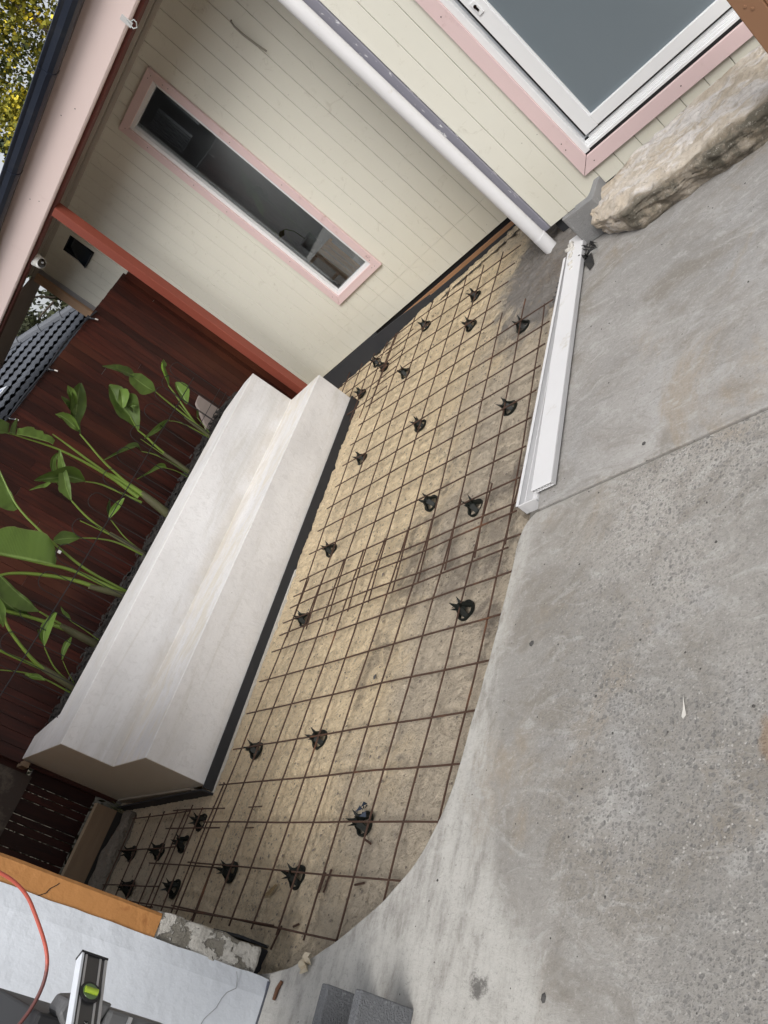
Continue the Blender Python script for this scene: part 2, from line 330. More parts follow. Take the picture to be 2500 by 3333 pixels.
# ------------------------------------------------------------------ mesh helpers
class MB:
    def __init__(s): s.v = []; s.f = []; s.uv = None
    def add(s, vs, fs):
        o = len(s.v); s.v += [tuple(v) for v in vs]; s.f += [tuple(i + o for i in f) for f in fs]
    def box(s, lo, hi, mtx=None):
        (a, b, c), (d, e, f) = lo, hi
        vs = [Vector(p) for p in ((a, b, c), (d, b, c), (d, e, c), (a, e, c), (a, b, f), (d, b, f), (d, e, f), (a, e, f))]
        if mtx: vs = [mtx @ v for v in vs]
        s.add(vs, [(3, 2, 1, 0), (4, 5, 6, 7), (0, 1, 5, 4), (1, 2, 6, 5), (2, 3, 7, 6), (3, 0, 4, 7)])
    def prism(s, pts, z0, z1, axis=2):
        n = len(pts)
        def P(p, h):
            return (p[0], p[1], h) if axis == 2 else ((p[0], h, p[1]) if axis == 1 else (h, p[0], p[1]))
        s.add([P(p, z0) for p in pts] + [P(p, z1) for p in pts],
              [tuple(range(n))[::-1], tuple(range(n, 2 * n))] + [(i, (i + 1) % n, n + (i + 1) % n, n + i) for i in range(n)])
    def tube(s, pts, r, k=6, cap=True):
        pts = [Vector(p) for p in pts]; n = len(pts)
        if isinstance(r, (int, float)): r = [r] * n
        vs = []; a = None
        for i, p in enumerate(pts):
            d = (pts[min(i + 1, n - 1)] - pts[max(i - 1, 0)]).normalized()
            if a is None: a = d.orthogonal().normalized()
            a = (a - d * a.dot(d)).normalized(); b = d.cross(a)
            for j in range(k):
                t = 2 * PI * j / k; vs.append(p + (a * math.cos(t) + b * math.sin(t)) * r[i])
        fs = [(i * k + j, i * k + (j + 1) % k, (i + 1) * k + (j + 1) % k, (i + 1) * k + j) for i in range(n - 1) for j in range(k)]
        if cap: fs += [tuple(range(k))[::-1], tuple(range((n - 1) * k, n * k))]
        s.add(vs, fs)
    def lathe(s, prof, c=(0, 0, 0), k=20, mtx=None):
        vs = []
        for (r, z) in prof:
            for j in range(k):
                t = 2 * PI * j / k; v = Vector((c[0] + r * math.cos(t), c[1] + r * math.sin(t), c[2] + z)); vs.append(mtx @ v if mtx else v)
        n = len(prof)
        fs = [(i * k + j, i * k + (j + 1) % k, (i + 1) * k + (j + 1) % k, (i + 1) * k + j) for i in range(n - 1) for j in range(k)]
        s.add(vs, fs + [tuple(range(k))[::-1], tuple(range((n - 1) * k, n * k))])
    def mesh(s, name, mt, smooth=False):
        me = bpy.data.meshes.new(name); me.from_pydata(s.v, [], s.f); me.materials.append(mt)
        bm = bmesh.new(); bm.from_mesh(me); bmesh.ops.recalc_face_normals(bm, faces=bm.faces); bm.to_mesh(me); bm.free()
        if smooth: me.polygons.foreach_set('use_smooth', [True] * len(me.polygons)); me.set_sharp_from_angle(angle=.85)
        me.update(); return me
    def build(s, name, mt, parent=None, smooth=False, bevel=0, seg=2, **kw):
        o = bpy.data.objects.new(name, s.mesh(name, mt, smooth)); COL.objects.link(o)
        if bevel:
            b = o.modifiers.new('bevel', 'BEVEL'); b.width = bevel; b.segments = seg; b.limit_method = 'ANGLE'; b.angle_limit = .6
        if parent:
            o.parent = parent
            o.matrix_parent_inverse = Matrix.Translation(parent.location).inverted() if parent.parent is None else parent.matrix_parent_inverse @ Matrix()
            if parent.parent is not None: o.matrix_parent_inverse = Matrix()
        if kw: tag(o, **kw)
        return o
def tag(o, label=None, cat=None, group=None, kind=None):
    if label: o['label'] = label
    if cat: o['category'] = cat
    if group: o['group'] = group
    if kind: o['kind'] = kind
    return o
def thing(name, loc, label, cat, group=None):
    o = bpy.data.objects.new(name, None); COL.objects.link(o); o.location = loc; o.empty_display_size = .1
    return tag(o, label, cat, group)
def box(name, lo, hi, mt, parent=None, bevel=0, **kw):
    b = MB(); b.box(lo, hi); return b.build(name, mt, parent, bevel=bevel, **kw)
def displace(me, f):
    for v in me.vertices: v.co = f(v.co)
    me.update()
def N3(x, y, z=0.): return noise.noise(Vector((x, y, z)))

# ------------------------------------------------------------------ ground and sand bed
box('ground', (-150, -150, -.4), (150, 150, -.12), DIRT, kind='structure')
b = MB(); nx, ny = 370, 480; x0, x1, y0, y1 = -5.66, -1.88, .02, 4.95
for j in range(ny + 1):
    for i in range(nx + 1):
        x = x0 + (x1 - x0) * i / nx; y = y0 + (y1 - y0) * j / ny
        z = .010 * N3(x * 2.2, y * 2.2) + .007 * N3(x * 7, y * 7, 3) + .006 * N3(x * 19, y * 19, 5) + .0035 * N3(x * 43, y * 43, 15)
        z += .05 * math.exp(-((x + 2.2) ** 2 / .05 + (y - 4.0) ** 2 / .1)) + .012 * max(0, N3(x * 5, y * 5, 9)) * math.exp(-((x + 2.4) ** 2 / .15 + (y - 3.8) ** 2 / .5))
        z += .03 * math.exp(-(4.75 - .17 * (-x - 3) - y) ** 2 / .01) * (1 if y < 4.95 else 0) * .6
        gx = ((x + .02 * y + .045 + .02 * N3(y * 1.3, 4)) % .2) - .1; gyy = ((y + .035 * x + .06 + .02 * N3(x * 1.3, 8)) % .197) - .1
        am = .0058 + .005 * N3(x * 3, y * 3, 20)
        z -= am * (math.exp(-gx * gx / .00022) + math.exp(-gyy * gyy / .00022)) - .6 * am * (math.exp(-(gx - .028) ** 2 / .0003) + math.exp(-(gyy - .028) ** 2 / .0003))  # furrow grid shaped into the sand to draw the mesh's shadow lines
        if x > -2.05: z += .02 * (x + 2.05) / .17
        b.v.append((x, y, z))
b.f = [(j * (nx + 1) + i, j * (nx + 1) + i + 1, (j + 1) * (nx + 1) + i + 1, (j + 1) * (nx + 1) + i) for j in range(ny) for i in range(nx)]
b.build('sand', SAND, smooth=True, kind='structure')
# ------------------------------------------------------------------ concrete slabs
edge = [(-1.853, 1.832), (-1.90, 1.80), (-1.925, 1.742), (-1.928, 1.564), (-1.938, 1.40), (-1.948, 1.226), (-1.962, 1.09), (-1.975, .965), (-1.990, .776), (-2.025, .66), (-2.075, .55), (-2.15, .462), (-2.25, .378), (-2.375, .296), (-2.49, .230), (-2.63, .176), (-2.76, .140), (-2.90, .118), (-3.0, .10)]
def smooth_edge(pts, it=2):
    for _ in range(it):
        q = [pts[0]]
        for a, c in zip(pts, pts[1:]): q += [(a[0] * .75 + c[0] * .25, a[1] * .75 + c[1] * .25), (a[0] * .25 + c[0] * .75, a[1] * .25 + c[1] * .75)]
        pts = q + [pts[-1]]
    return pts
se = [(x + .004 * N3(x * 14, y * 14), y + .004 * N3(x * 14, y * 14, 7)) for x, y in smooth_edge(edge)]
poly = se + [(-3.0, -8), (8, -8), (8, 1.815)]
b = MB(); b.prism(poly, -.05, .10)
b.build('concrete_slab', CONC1, bevel=.006, kind='structure')
b = MB(); b.prism([(-1.850, 1.846), (8, 1.829), (8, 4.6), (-1.975, 4.2), (-1.955, 3.75), (-1.90, 2.8)], -.05, .099)
b.build('concrete_slab', CONC2, bevel=.005, kind='structure')
b = MB(); b.box((-1.9, 1.80, -.04), (8, 1.86, .086)); b.build('slab_joint_filler', simple('joint_dirt', (.10, .095, .085), (.16, .15, .135), 30, .95), kind='structure')

# ------------------------------------------------------------------ house, left (set back) wall
LY = 4.85
house = thing('house', (-4.2, LY, .09), 'cream board-clad house with pink window and door trims behind the mesh bed', 'house')
ph = .1328
def boards(a, c, holes, z0, z1, yy):
    """one board between x=a..c, cut round the openings"""
    a += .0018; c -= .0018
    for (hx0, hx1, hz0, hz1) in holes:
        if c > hx0 and a < hx1:
            if a < hx0 - .001: box('cladding_board', (a, yy, z0), (hx0, yy + .018, z1), CLAD, house, bevel=.0015)
            if c > hx1 + .001: box('cladding_board', (hx1, yy, z0), (c, yy + .018, z1), CLAD, house, bevel=.0015)
            m0, m1 = max(a, hx0 + .0002), min(c, hx1 - .0002)
            if hz0 > z0: box('cladding_board', (m0, yy, z0), (m1, yy + .018, hz0), CLAD, house, bevel=.0015)
            if hz1 < z1: box('cladding_board', (m0, yy, hz1), (m1, yy + .018, z1), CLAD, house, bevel=.0015)
            return
    box('cladding_board', (a, yy, z0), (c, yy + .018, z1), CLAD, house, bevel=.0015)
ZJ = .30
def left_boards():
    x = -2.70 + ph * 5
    while x > -6.31:
        if x > -5.3:
            box('cladding_board', (max(x - ph, -6.30) + .0012, LY + .0003, .088), (x - .0012, LY + .018, ZJ - .0005), CLAD, house, bevel=.001)
        boards(max(x - ph, -6.30), x, [(-4.325, -3.793, .502, 2.497), (-5.90, -5.665, 2.285, 2.518)], ZJ + .0005 if x > -5.3 else .088, 2.70, LY); x -= ph
left_boards()
# backing behind the joints, with holes kept open for the windows
for n_, (lo, hi) in enumerate([((-6.45, LY + .016, .10), (-5.90, LY + .10, 2.75)), ((-5.665, LY + .016, .10), (-4.35, LY + .10, 2.75)), ((-3.765, LY + .016, .10), (-1.98, LY + .10, 2.75)),
                               ((-5.90, LY + .016, .10), (-5.665, LY + .10, 2.285)), ((-5.90, LY + .016, 2.518), (-5.665, LY + .10, 2.75)),
                               ((-4.35, LY + .016, .10), (-3.765, LY + .10, .475)), ((-4.35, LY + .016, 2.52), (-3.765, LY + .10, 2.75))]):
    box('wall_backing', lo, hi, BLACK, house)
box('black_underside', (-6.4, LY + .02, .03), (-1.98, LY + .10, .10), BLACK, house)
box('bottom_plate', (-5.2, LY + .004, -.05), (-2.0, LY + .019, .046), PLATE, house, bevel=.003, label='raw brown timber plate below the cladding')
box('wall_end_strip', (-6.36, LY - .004, .05), (-6.302, LY + .02, 2.62), ALU, house)
box('wall_end_trim', (-6.47, LY - .03, .05), (-6.362, LY + .07, 2.62), PEACH, house, bevel=.004, label='peach painted corner board at the wall end')
for (z0, z1, yy) in ((2.655, 2.70, .030), (2.618, 2.652, .016)):
    box('ceiling_trim', (-6.44, LY - yy, z0), (-1.98, LY - .001, z1), SOFF, house, bevel=.004)
# --- tall window
def trim4(parent, X0, X1, Z0, Z1, w, yf, yb, mt, name='window_trim', bot=True):
    for pts in ([(X0, Z0), (X0 + w, Z0 + w), (X0 + w, Z1 - w), (X0, Z1)], [(X1, Z1), (X1 - w, Z1 - w), (X1 - w, Z0 + w), (X1, Z0)],
                [(X0, Z1), (X0 + w, Z1 - w), (X1 - w, Z1 - w), (X1, Z1)], [(X1, Z0), (X1 - w, Z0 + w), (X0 + w, Z0 + w), (X0, Z0)]):
        cx = sum(p[0] for p in pts) / 4; cz = sum(p[1] for p in pts) / 4
        q = [(cx + (p[0] - cx) * .9985, cz + (p[1] - cz) * .9985) for p in pts]
        bb = MB(); bb.prism(q, yf, yb, 1); bb.build(name, mt, parent, bevel=.002)
win = box('window', (-4.36, LY + .022, .47), (-3.757, LY + .024, .474), WHITE, house)
GX0, GX1, GZ0, GZ1 = -4.29, -3.83, .54, 2.462
trim4(win, -4.358, -3.760, .469, 2.530, .063, LY - .022, LY - .001, PINK)
trim4(win, -4.298, -3.820, .529, 2.470, .032, LY - .004, LY + .045, WHITE, 'window_frame')
bb = MB(); bb.box((-4.268, LY + .030, .559), (-3.850, LY + .034, 2.440)); bb.build('window_glass', GLASS, win)
def nails(parent, pts, y, r=.0032):
    for (x, z) in pts:
        bb = MB(); bb.lathe([(r, 0), (r, .0012)], (0, 0, 0), 8, Matrix.Translation((x, y, z)) @ Matrix.Rotation(PI / 2, 4, 'X')); bb.build('nail_head', NAILM, parent)
nails(win, [(-3.79, .60), (-3.80, .56), (-3.785, .575), (-3.795, .585), (-3.84, .505), (-3.81, .50), (-4.33, .56), (-4.32, 1.0), (-4.325, 1.6), (-4.325, 1.9), (-4.32, 2.3), (-4.31, 2.49), (-3.83, 2.50), (-3.80, 2.49), (-3.795, 2.40), (-3.79, 2.36), (-3.80, 1.85), (-3.79, 1.4)], LY - .0225)
# --- small high window, opened
sw = box('window', (-5.90, LY + .10, 2.285), (-5.665, LY + .104, 2.518), BLACK, house, label='small high window standing open')
for lo, hi in (((-5.90, LY + .019, 2.283), (-5.896, LY + .3, 2.518)), ((-5.669, LY + .019, 2.283), (-5.665, LY + .3, 2.518)), ((-5.896, LY + .019, 2.514), (-5.669, LY + .3, 2.518))):
    box('window_frame', lo, hi, BLACK, sw)
bb = MB(); bb.prism([(LY + .06, 2.515), (LY + .064, 2.515), (LY - .012, 2.296), (LY - .016, 2.298)], -5.892, -5.674, 0); bb.build('window_glass', simple('blue_dark_glass', (.012, .022, .035), rough=.1, bump=0), sw)
box('window_frame', (-5.894, LY - .020, 2.288), (-5.672, LY - .008, 2.298), simple('dark_frame', (.02, .022, .025), rough=.4, bump=0), sw)
# --- pencilled sizes on the boards
PENC = simple('pencil', (.22, .21, .19), rough=.8, bump=0)
def text(name, body, size, loc, rot, mt, parent, ext=.0003):
    cu = bpy.data.curves.new(name, 'FONT'); cu.body = body; cu.size = size; cu.extrude = ext; cu.resolution_u = 2; cu.offset = -.0012 if mt is PENC else 0
    o = bpy.data.objects.new(name, cu); COL.objects.link(o); o.location = loc; o.rotation_euler = rot
    dg = bpy.context.evaluated_depsgraph_get(); me = bpy.data.meshes.new_from_object(o.evaluated_get(dg)); me.materials.clear(); me.materials.append(mt)
    o2 = bpy.data.objects.new(name, me); COL.objects.link(o2); o2.matrix_world = Matrix.LocRotScale(Vector(loc), __import__('mathutils').Euler(rot), None); bpy.data.objects.remove(o)
    o2.parent = parent; o2.matrix_parent_inverse = Matrix.Translation(parent.location).inverted(); return o2
text('pencil_mark', '54', .034, (-2.862, LY - .0012, 1.432), (PI / 2, .12, 0), PENC, house)
text('pencil_mark', '50', .034, (-2.842, LY - .0012, 1.392), (PI / 2, .10, 0), PENC, house)
# --- room behind the tall window
room = thing('room_interior', (-4.2, 6.0, .2), 'dim room seen through the tall narrow window', 'room')
for nm, lo, hi, mt in (('room_floor', (-6.38, LY + .12, .10), (-2.2, 7.2, .16), ROOMF), ('room_wall', (-6.38, 7.2, .16), (-2.2, 7.3, 2.80), ROOMW), ('room_wall', (-6.42, LY + .12, .16), (-6.381, 7.3, 2.80), ROOMW),
                       ('room_ceiling', (-6.38, LY + .12, 2.80), (-2.1, 5.5, 2.84), ROOMW), ('room_ceiling', (-6.38, 5.5, 2.80), (-5.2, 7.2, 2.84), ROOMW), ('room_ceiling', (-3.4, 5.5, 2.80), (-2.1, 7.2, 2.84), ROOMW)):  # ceiling opening added to let daylight into the room
    box(nm, lo, hi, mt, room)
st = thing('slatted_stool', (-4.32, 5.2, .16), 'slatted timber stool tipped on its side behind the foot of the window', 'stool')
for k in range(4): box('slat', (-4.420 + .056 * k, 5.20, .40), (-4.384 + .056 * k, 5.222, .83), STOOL, st, bevel=.003)
for zz in (.80, .57): box('leg', (-4.52, 5.19, zz), (-4.42, 5.215, zz + .028), STOOL, st, bevel=.003)
for zz in (.405, .80): box('stretcher', (-4.42, 5.223, zz), (-4.21, 5.245, zz + .025), STOOL, st)
box('back_leg', (-4.42, 5.223, .16), (-4.39, 5.25, .44), STOOL, st); box('back_leg', (-4.24, 5.223, .16), (-4.21, 5.25, .44), STOOL, st)
pt = thing('plant_pot', (-4.47, 5.26, .83), 'pale plant pot balanced on the indoor stool behind the tall window', 'plant pot')
bb = MB(); bb.lathe([(.045, 0), (.058, .02), (.065, .14), (.060, .142)], (-4.38, 5.235, .832), 20); bb.build('pot', POTM, pt, smooth=False)
bb = MB(); bb.tube([(-4.38, 5.235, .96), (-4.39, 5.23, 1.08), (-4.43, 5.22, 1.15)], .003, 5); bb.build('stem', STEM, pt)
bb = MB(); bb.add([(-4.43, 5.22, 1.15), (-4.48, 5.21, 1.17), (-4.54, 5.20, 1.14), (-4.48, 5.22, 1.12)], [(0, 1, 2, 3)]); bb.build('leaf', LEAF, pt)
pn = thing('reflection_panel', (-5.8, 7.07, 2.4), 'two added grey corrugated panels standing in for roof shapes mirrored in the window', 'stand-in panel')  # added indoors as stand-ins for roof reflections in the glass
for (px0, px1, zz0, zz1) in ((-6.07, -5.82, 2.27, 2.67), (-5.64, -5.40, 2.27, 2.67)):
    bb = MB(); n_ = int((px1 - px0) / .017)
    for k in range(n_):
        x_ = px0 + k * .017; bb.box((x_, 7.05 + .008 * (k % 2), zz0), (x_ + .0165, 7.09 + .008 * (k % 2), zz1))
    bb.build('panel_sheet', TILEI, pn)

# ------------------------------------------------------------------ right (forward) wall with the sliding door
RY = 4.07
XS = -2.176
x = XS; 
DX0, DX1, DZ0, DZ1 = -1.80, .35, .262, 2.45
k = 0
while x < 1.2:
    boards(x, min(x + ph, 1.2), [(DX0, DX1, DZ0, DZ1)], .128, 3.4, RY)
    x += ph
for lo, hi in (((XS, RY + .017, .13), (DX0, RY + .09, 3.4)), ((DX0, RY + .017, .13), (DX1, RY + .09, DZ0)), ((DX1, RY + .017, .13), (1.2, RY + .09, 3.4)), ((DX0, RY + .017, DZ1), (DX1, RY + .09, 3.4)), ((XS + .0, RY + .09, .10), (XS + .07, LY - .001, 3.4))):
    box('wall_backing', lo, hi, BLACK, house)
box('plinth', (-2.16, RY + .03, -.05), (1.2, RY + .06, .135), FOAM, house, label='black membrane under the cladding')
box('corner_trim', (-2.245, RY - .012, .13), (-2.1775, RY + .03, 3.4), ZINC, house, bevel=.003, label='grey metal corner flashing smeared white')
door = box('sliding_door', (-1.72, RY + .052, .40), (.30, RY + .056, .41), WHITE, house, label='white framed sliding glass door with slate blue panes')
trim4(door, -1.826, .36, .240, 2.47, .078, RY - .022, RY - .001, PINK, 'door_trim')
box('door_jamb', (-1.748, RY - .010, .330), (-1.715, RY + .060, 2.39), WHITE, door, bevel=.002)
box('jamb_groove', (-1.715, RY + .030, .345), (-1.690, RY + .060, 2.39), TRACK, door)
box('door_stile', (-1.689, RY + .012, .395), (-1.610, RY + .050, 2.37), WHITE, door, bevel=.003)
box('stile_bead', (-1.700, RY + .020, .395), (-1.690, RY + .048, 2.37), BLACK, door)
box('glazing_bead', (-1.610, RY + .018, .462), (-1.604, RY + .050, 2.30), WHITE, door, bevel=.001)
box('bottom_rail', (-1.610, RY + .012, .398), (.30, RY + .050, .462), WHITE, door, bevel=.003)
for kk in range(4): box('door_track', (-1.715, RY - .006 + .012 * kk, .336), (.30, RY + .004 + .012 * kk, .350 + .011 * kk), WHITE, door, bevel=.001)
box('sill_gap', (-1.74, RY - .004, .319), (.34, RY + .05, .3355), BLACK, door)
box('glass_pane', (-1.604, RY + .030, .462), (.30, RY + .036, 2.34), DGLASS, door)
lk = box('lock_plate', (-1.668, RY + .005, 1.19), (-1.638, RY + .012, 1.262), WHITE, door, bevel=.003)
bb = MB(); bb.lathe([(.0085, 0), (.0085, .004)], (0, 0, 0), 14, Matrix.Translation((-1.653, RY + .0045, 1.236)) @ Matrix.Rotation(PI / 2, 4, 'X')); bb.box((-1.658, RY + .0008, 1.212), (-1.648, RY + .0045, 1.232)); bb.build('keyhole', GLOSSB, lk)
nails(door, [(-1.80, .42), (-1.79, 1.33), (-1.795, .46), (-1.73, .275), (-1.2, .28)], RY - .0225)

# ------------------------------------------------------------------ eave
eave = thing('roof_eave', (-5, 4.25, 2.6), 'pink painted fascia and soffit of the roof overhang', 'roof overhang')
bb = MB(); EY = 4.25
prof = [(EY, 2.86), (EY, 2.622), (EY + .006, 2.610), (EY + .016, 2.606), (EY + .026, 2.612), (EY + .026, 2.86)]
bb.prism(prof, -9.5, -1.6, 0); bb.build('fascia', FASC, eave)
box('eave_beam', (-9.5, EY + .030, 2.585), (-1.6, EY + .115, 2.70), REDB, eave, bevel=.003)
box('soffit', (-6.46, EY + .116, 2.703), (-1.6, LY - .001, 2.715), SOFF, eave)
box('soffit', (-9.5, EY + .116, 2.64), (-6.475, 5.30, 2.655), simple('soffit_dull', (.42, .34, .31), rough=.7, bump=0), eave)
bb = MB()
for (rx0, ry0, rx1, ry1) in ((-10, EY - .05, 1.5, 5.5), (-10, 5.5, -5.2, 7.2), (-3.4, 5.5, 1.5, 7.2), (-10, 7.2, 1.5, 8.5)):  # roof pieces leave the same added opening that lights the room
    za, zb = 2.90 + (ry0 - EY + .05) * .24, 2.90 + (ry1 - EY + .05) * .24
    bb.add([(rx0, ry0, za), (rx1, ry0, za), (rx1, ry1, zb), (rx0, ry1, zb), (rx0, ry0, za - .025), (rx1, ry0, za - .025), (rx1, ry1, zb - .025), (rx0, ry1, zb - .025)], [(0, 1, 2, 3), (7, 6, 5, 4), (0, 4, 5, 1), (1, 5, 6, 2), (2, 6, 7, 3), (3, 7, 4, 0)])
bb.build('roof_sheet', simple('roof_sheet_m', (.05, .06, .07), bump=0), eave)
gut = thing('gutter', (-5, 4.18, 2.87), 'dark navy quad gutter along the roof edge', 'gutter')
bb = MB(); gy, gz = EY - .002, 2.855
gp = [(0, .012), (-.012, 0), (-.060, -.004), (-.085, .010), (-.098, .035), (-.100, .070), (-.108, .082), (-.112, .092), (-.106, .098), (-.098, .094), (-.094, .07), (-.090, .036), (-.078, .016), (-.058, .004), (-.012, .008), (-.004, .014), (-.004, .08), (0, .08)]
bb.prism([(gy + a, gz + c) for a, c in gp], -9.5, -1.6, 0); bb.build('gutter_channel', GUT, gut, bevel=.002)
for bx in (-3.76, -4.69, -5.6, -6.5, -2.8):
    bb = MB(); q = [(gy + a * 1.0 + (-.003 if a < -.05 else 0), gz + c - .003) for a, c in gp[:8]]; q2 = [(a + .003, c + .004) for a, c in q][::-1]
    bb.prism(q + q2, bx - .012, bx + .012, 0); bb.build('gutter_bracket', GUT, gut)
nails(eave, [(-4.05, 2.76), (-3.93, 2.70), (-4.9, 2.75), (-4.86, 2.69)], EY - .0006, .004)
hk = thing('cable_clip', (-3.15, 4.22, 2.585), 'small clear plastic hook clipped under the pink fascia', 'hook')
bb = MB(); bb.tube([(-3.15, EY - .004, 2.625), (-3.15, EY - .02, 2.60), (-3.145, EY - .03, 2.57), (-3.12, EY - .035, 2.555), (-3.10, EY - .03, 2.57), (-3.105, EY - .02, 2.59), (-3.13, EY - .018, 2.60)], .0035, 6)
bb.build('hook', simple('clear_plastic', (.42, .45, .45), rough=.1, bump=0), hk, smooth=True)
bb = MB(); bb.box((-3.175, EY - .006, 2.59), (-3.14, EY - .001, 2.66)); bb.build('clip_plate', simple('clear_plastic2', (.6, .6, .6), rough=.1, bump=0), hk)
# loose cable
bb = MB(); bb.tube([(-3.087, LY + .01, 2.222), (-3.087, LY - .012, 2.222), (-3.085, LY - .03, 2.19), (-3.082, LY - .035, 2.12), (-3.074, LY - .03, 2.03), (-3.065, LY - .022, 1.955)], [.006, .006, .0065, .0075, .0075, .006], 7)
bb.build('loose_cable', simple('cable_grey', (.34, .32, .27), rough=.6, bump=0), smooth=True, label='loose grey cable hanging out of the cream boards under the eave', cat='cable')
# camera dome
sc_ = thing('security_camera', (-5.55, 4.33, 2.585), 'white turret security camera with a black lens under the eave', 'security camera')
Mc = Matrix.Translation((-5.56, 4.335, 2.584))
bb = MB(); bb.lathe([(.052, 0), (.055, -.008), (.050, -.035), (.043, -.05)], (0, 0, 0), 24, Mc); bb.build('camera_base', CAMW, sc_, smooth=True)
dirv = (Vector((0, 0, 1.67)) - Vector((-5.56, 4.335, 2.53))); dirv = Vector((.75, -.45, -.55)).normalized()
Mb = Matrix.Translation((-5.56, 4.335, 2.538)) @ dirv.to_track_quat('Z', 'Y').to_matrix().to_4x4()
bb = MB(); bb.lathe([(.010, -.046), (.033, -.036), (.046, -.012), (.048, .005), (.045, .022), (.037, .034)], (0, 0, 0), 24, Mb); bb.build('camera_ball', CAMW, sc_, smooth=True)
bb = MB(); bb.lathe([(.036, .034), (.033, .038), (.015, .040)], (0, 0, 0), 24, Mb); ln = bb.build('lens_face', GLOSSB, sc_)
bb = MB(); bb.lathe([(.009, .040), (.008, .043)], (.006, 0, 0), 12, Mb); bb.build('lens', TRACK, ln)

# post
post = thing('verandah_post', (-4.885, 4.32, -.05), 'brick red square post holding up the eave behind the bench', 'post')
box('post_shaft', (-4.932, 4.268, -.05), (-4.842, 4.346, 2.584), POSTM, post, bevel=.004)
# downpipe
dp = thing('downpipe', (-2.235, 4.0, .05), 'white plastic downpipe standing against the corner of the house', 'downpipe')
bb = MB(); bb.tube([(-2.232, 4.0, .10), (-2.25, 4.0, 3.4)], .0395, 28); bb.build('pipe', PVC, dp, smooth=True)
bb = MB(); bb.tube([(-2.231, 4.0, .045), (-2.231, 4.0, .155)], .0425, 28); bb.build('pipe_collar', PVC, dp, smooth=True)
bb = MB(); bb.tube([(-2.225, 4.0, -.03), (-2.228, 4.0, .048)], .037, 24); bb.build('pipe_stub', simple('grey_stub', (.08, .08, .085), rough=.6), dp, smooth=True)

# black foam along the left wall
def strip(name, pts, z0, z1, th, mt, parent=None, lean=0., **kw):
    bb = MB(); n = len(pts); L, R = [], []
    for i, p in enumerate(pts):
        a = Vector(pts[max(i - 1, 0)][:2]); c = Vector(pts[min(i + 1, n - 1)][:2]); d = (c - a).normalized(); nn = Vector((-d.y, d.x)) * th
        zt = p[2] if len(p) > 2 else z1
        L.append(((p[0], p[1], z0), (p[0] + nn.x * lean, p[1] + nn.y * lean, zt))); R.append(((p[0] + nn.x, p[1] + nn.y, z0), (p[0] + nn.x * (1 + lean), p[1] + nn.y * (1 + lean), zt)))
    vs = []
    for l, r in zip(L, R): vs += [l[0], l[1], r[1], r[0]]
    fs = [(0, 1, 2, 3), tuple(4 * (n - 1) + q for q in (3, 2, 1, 0))]
    for i in range(n - 1):
        o = 4 * i; fs += [(o, o + 4, o + 5, o + 1), (o + 1, o + 5, o + 6, o + 2), (o + 2, o + 6, o + 7, o + 3), (o + 3, o + 7, o + 4, o)]
    bb.add(vs, fs); return bb.build(name, mt, parent, **kw)
ff = thing('wall_foam', (-3.8, 4.7, 0), 'black foam expansion strip standing along the foot of the cream wall', 'foam strip')
strip('foam_length', [(-5.10, 4.52, .18), (-4.60, 4.60, .155), (-4.22, 4.68, .135)], -.02, .12, .012, FOAM, ff, lean=1.5)
strip('foam_length', [(-4.25, 4.645, .125), (-3.95, 4.70, .095), (-3.62, 4.735, .060)], -.02, .10, .012, FOAM, ff, lean=1.0)
strip('foam_length', [(-3.64, 4.715, .062), (-3.3, 4.755, .046), (-2.9, 4.79, .034), (-2.45, 4.81, .030), (-2.1, 4.815, .028)], -.02, .08, .010, FOAM, ff, lean=.4)
bb = MB()
random.seed(5)
for k in range(26):
    x_ = -4.3 + k * .085; y_ = 4.60 + .07 * (x_ + 4.3) ; bb.add([(x_ - .05, y_ + .03, .01), (x_ + .05, y_ + .03, .012), (x_ + .05, y_ - .02 + random.uniform(-.02, .01), .016), (x_ - .03, y_ - .02 + random.uniform(-.02, .01), .02)], [(0, 1, 2, 3)])
bb.build('plastic_flap', PLASB, ff)

# ------------------------------------------------------------------ rendered bench + planter
bn = thing('rendered_bench', (-4.6, 2.5, 0), 'long white rendered masonry bench with raised planter back beside the mesh', 'bench')
NYs = 100
def bench_mesh():
    bb = MB()
    def ring(t):
        y = .921 + (4.060 - .921) * t; xf = -4.160 + (-4.350 + 4.160) * t; zs = .432 - .050 * t; xs = -4.700 - .09 * t; 
        zs2 = zs - .006; xt = xs - .012; zt = .752
        xo = -5.20 + .05 * t + .006 * N3(t * 11, 0)
        if t > .93: xo = -5.15 + (t - .93) / .07 * .20
        if t < .05: xo = -5.64 - .06 * (1 - t / .05)
        elif t < .08: xo = -5.64 + .42 * (t - .05) / .03
        yn = y
        return [(xf, y, .05), (xf, y, zs), (xs, y, zs2), (xt, y, zt), (xo, y + (.0 if t > .03 else .0), zt - .004), (xo, y, .05)]
    rs = [ring(i / NYs) for i in range(NYs + 1)]
    for r in rs: bb.v += r
    for i in range(NYs):
        for j in range(6):
            o = i * 6; bb.f.append((o + j, o + (j + 1) % 6, o + 6 + (j + 1) % 6, o + 6 + j))
    bb.f += [tuple(range(6)), tuple(NYs * 6 + q for q in range(6))[::-1]]
    return bb
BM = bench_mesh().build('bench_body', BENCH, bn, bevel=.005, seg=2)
strip('foam_skirt', [(-4.156, .905), (-4.198, 1.6), (-4.247, 2.4), (-4.301, 3.3), (-4.348, 4.075)], -.02, .072, -.010, FOAM, bn, lean=.3)
strip('foam_skirt', [(-4.150, .900), (-4.8, .885), (-5.52, .865)], -.02, .066, .010, FOAM, bn, lean=.0)
strip('mortar_line', [(-4.140, .90), (-4.18, 1.6), (-4.215, 2.4)], -.01, .012, .02, PLASTER, bn)
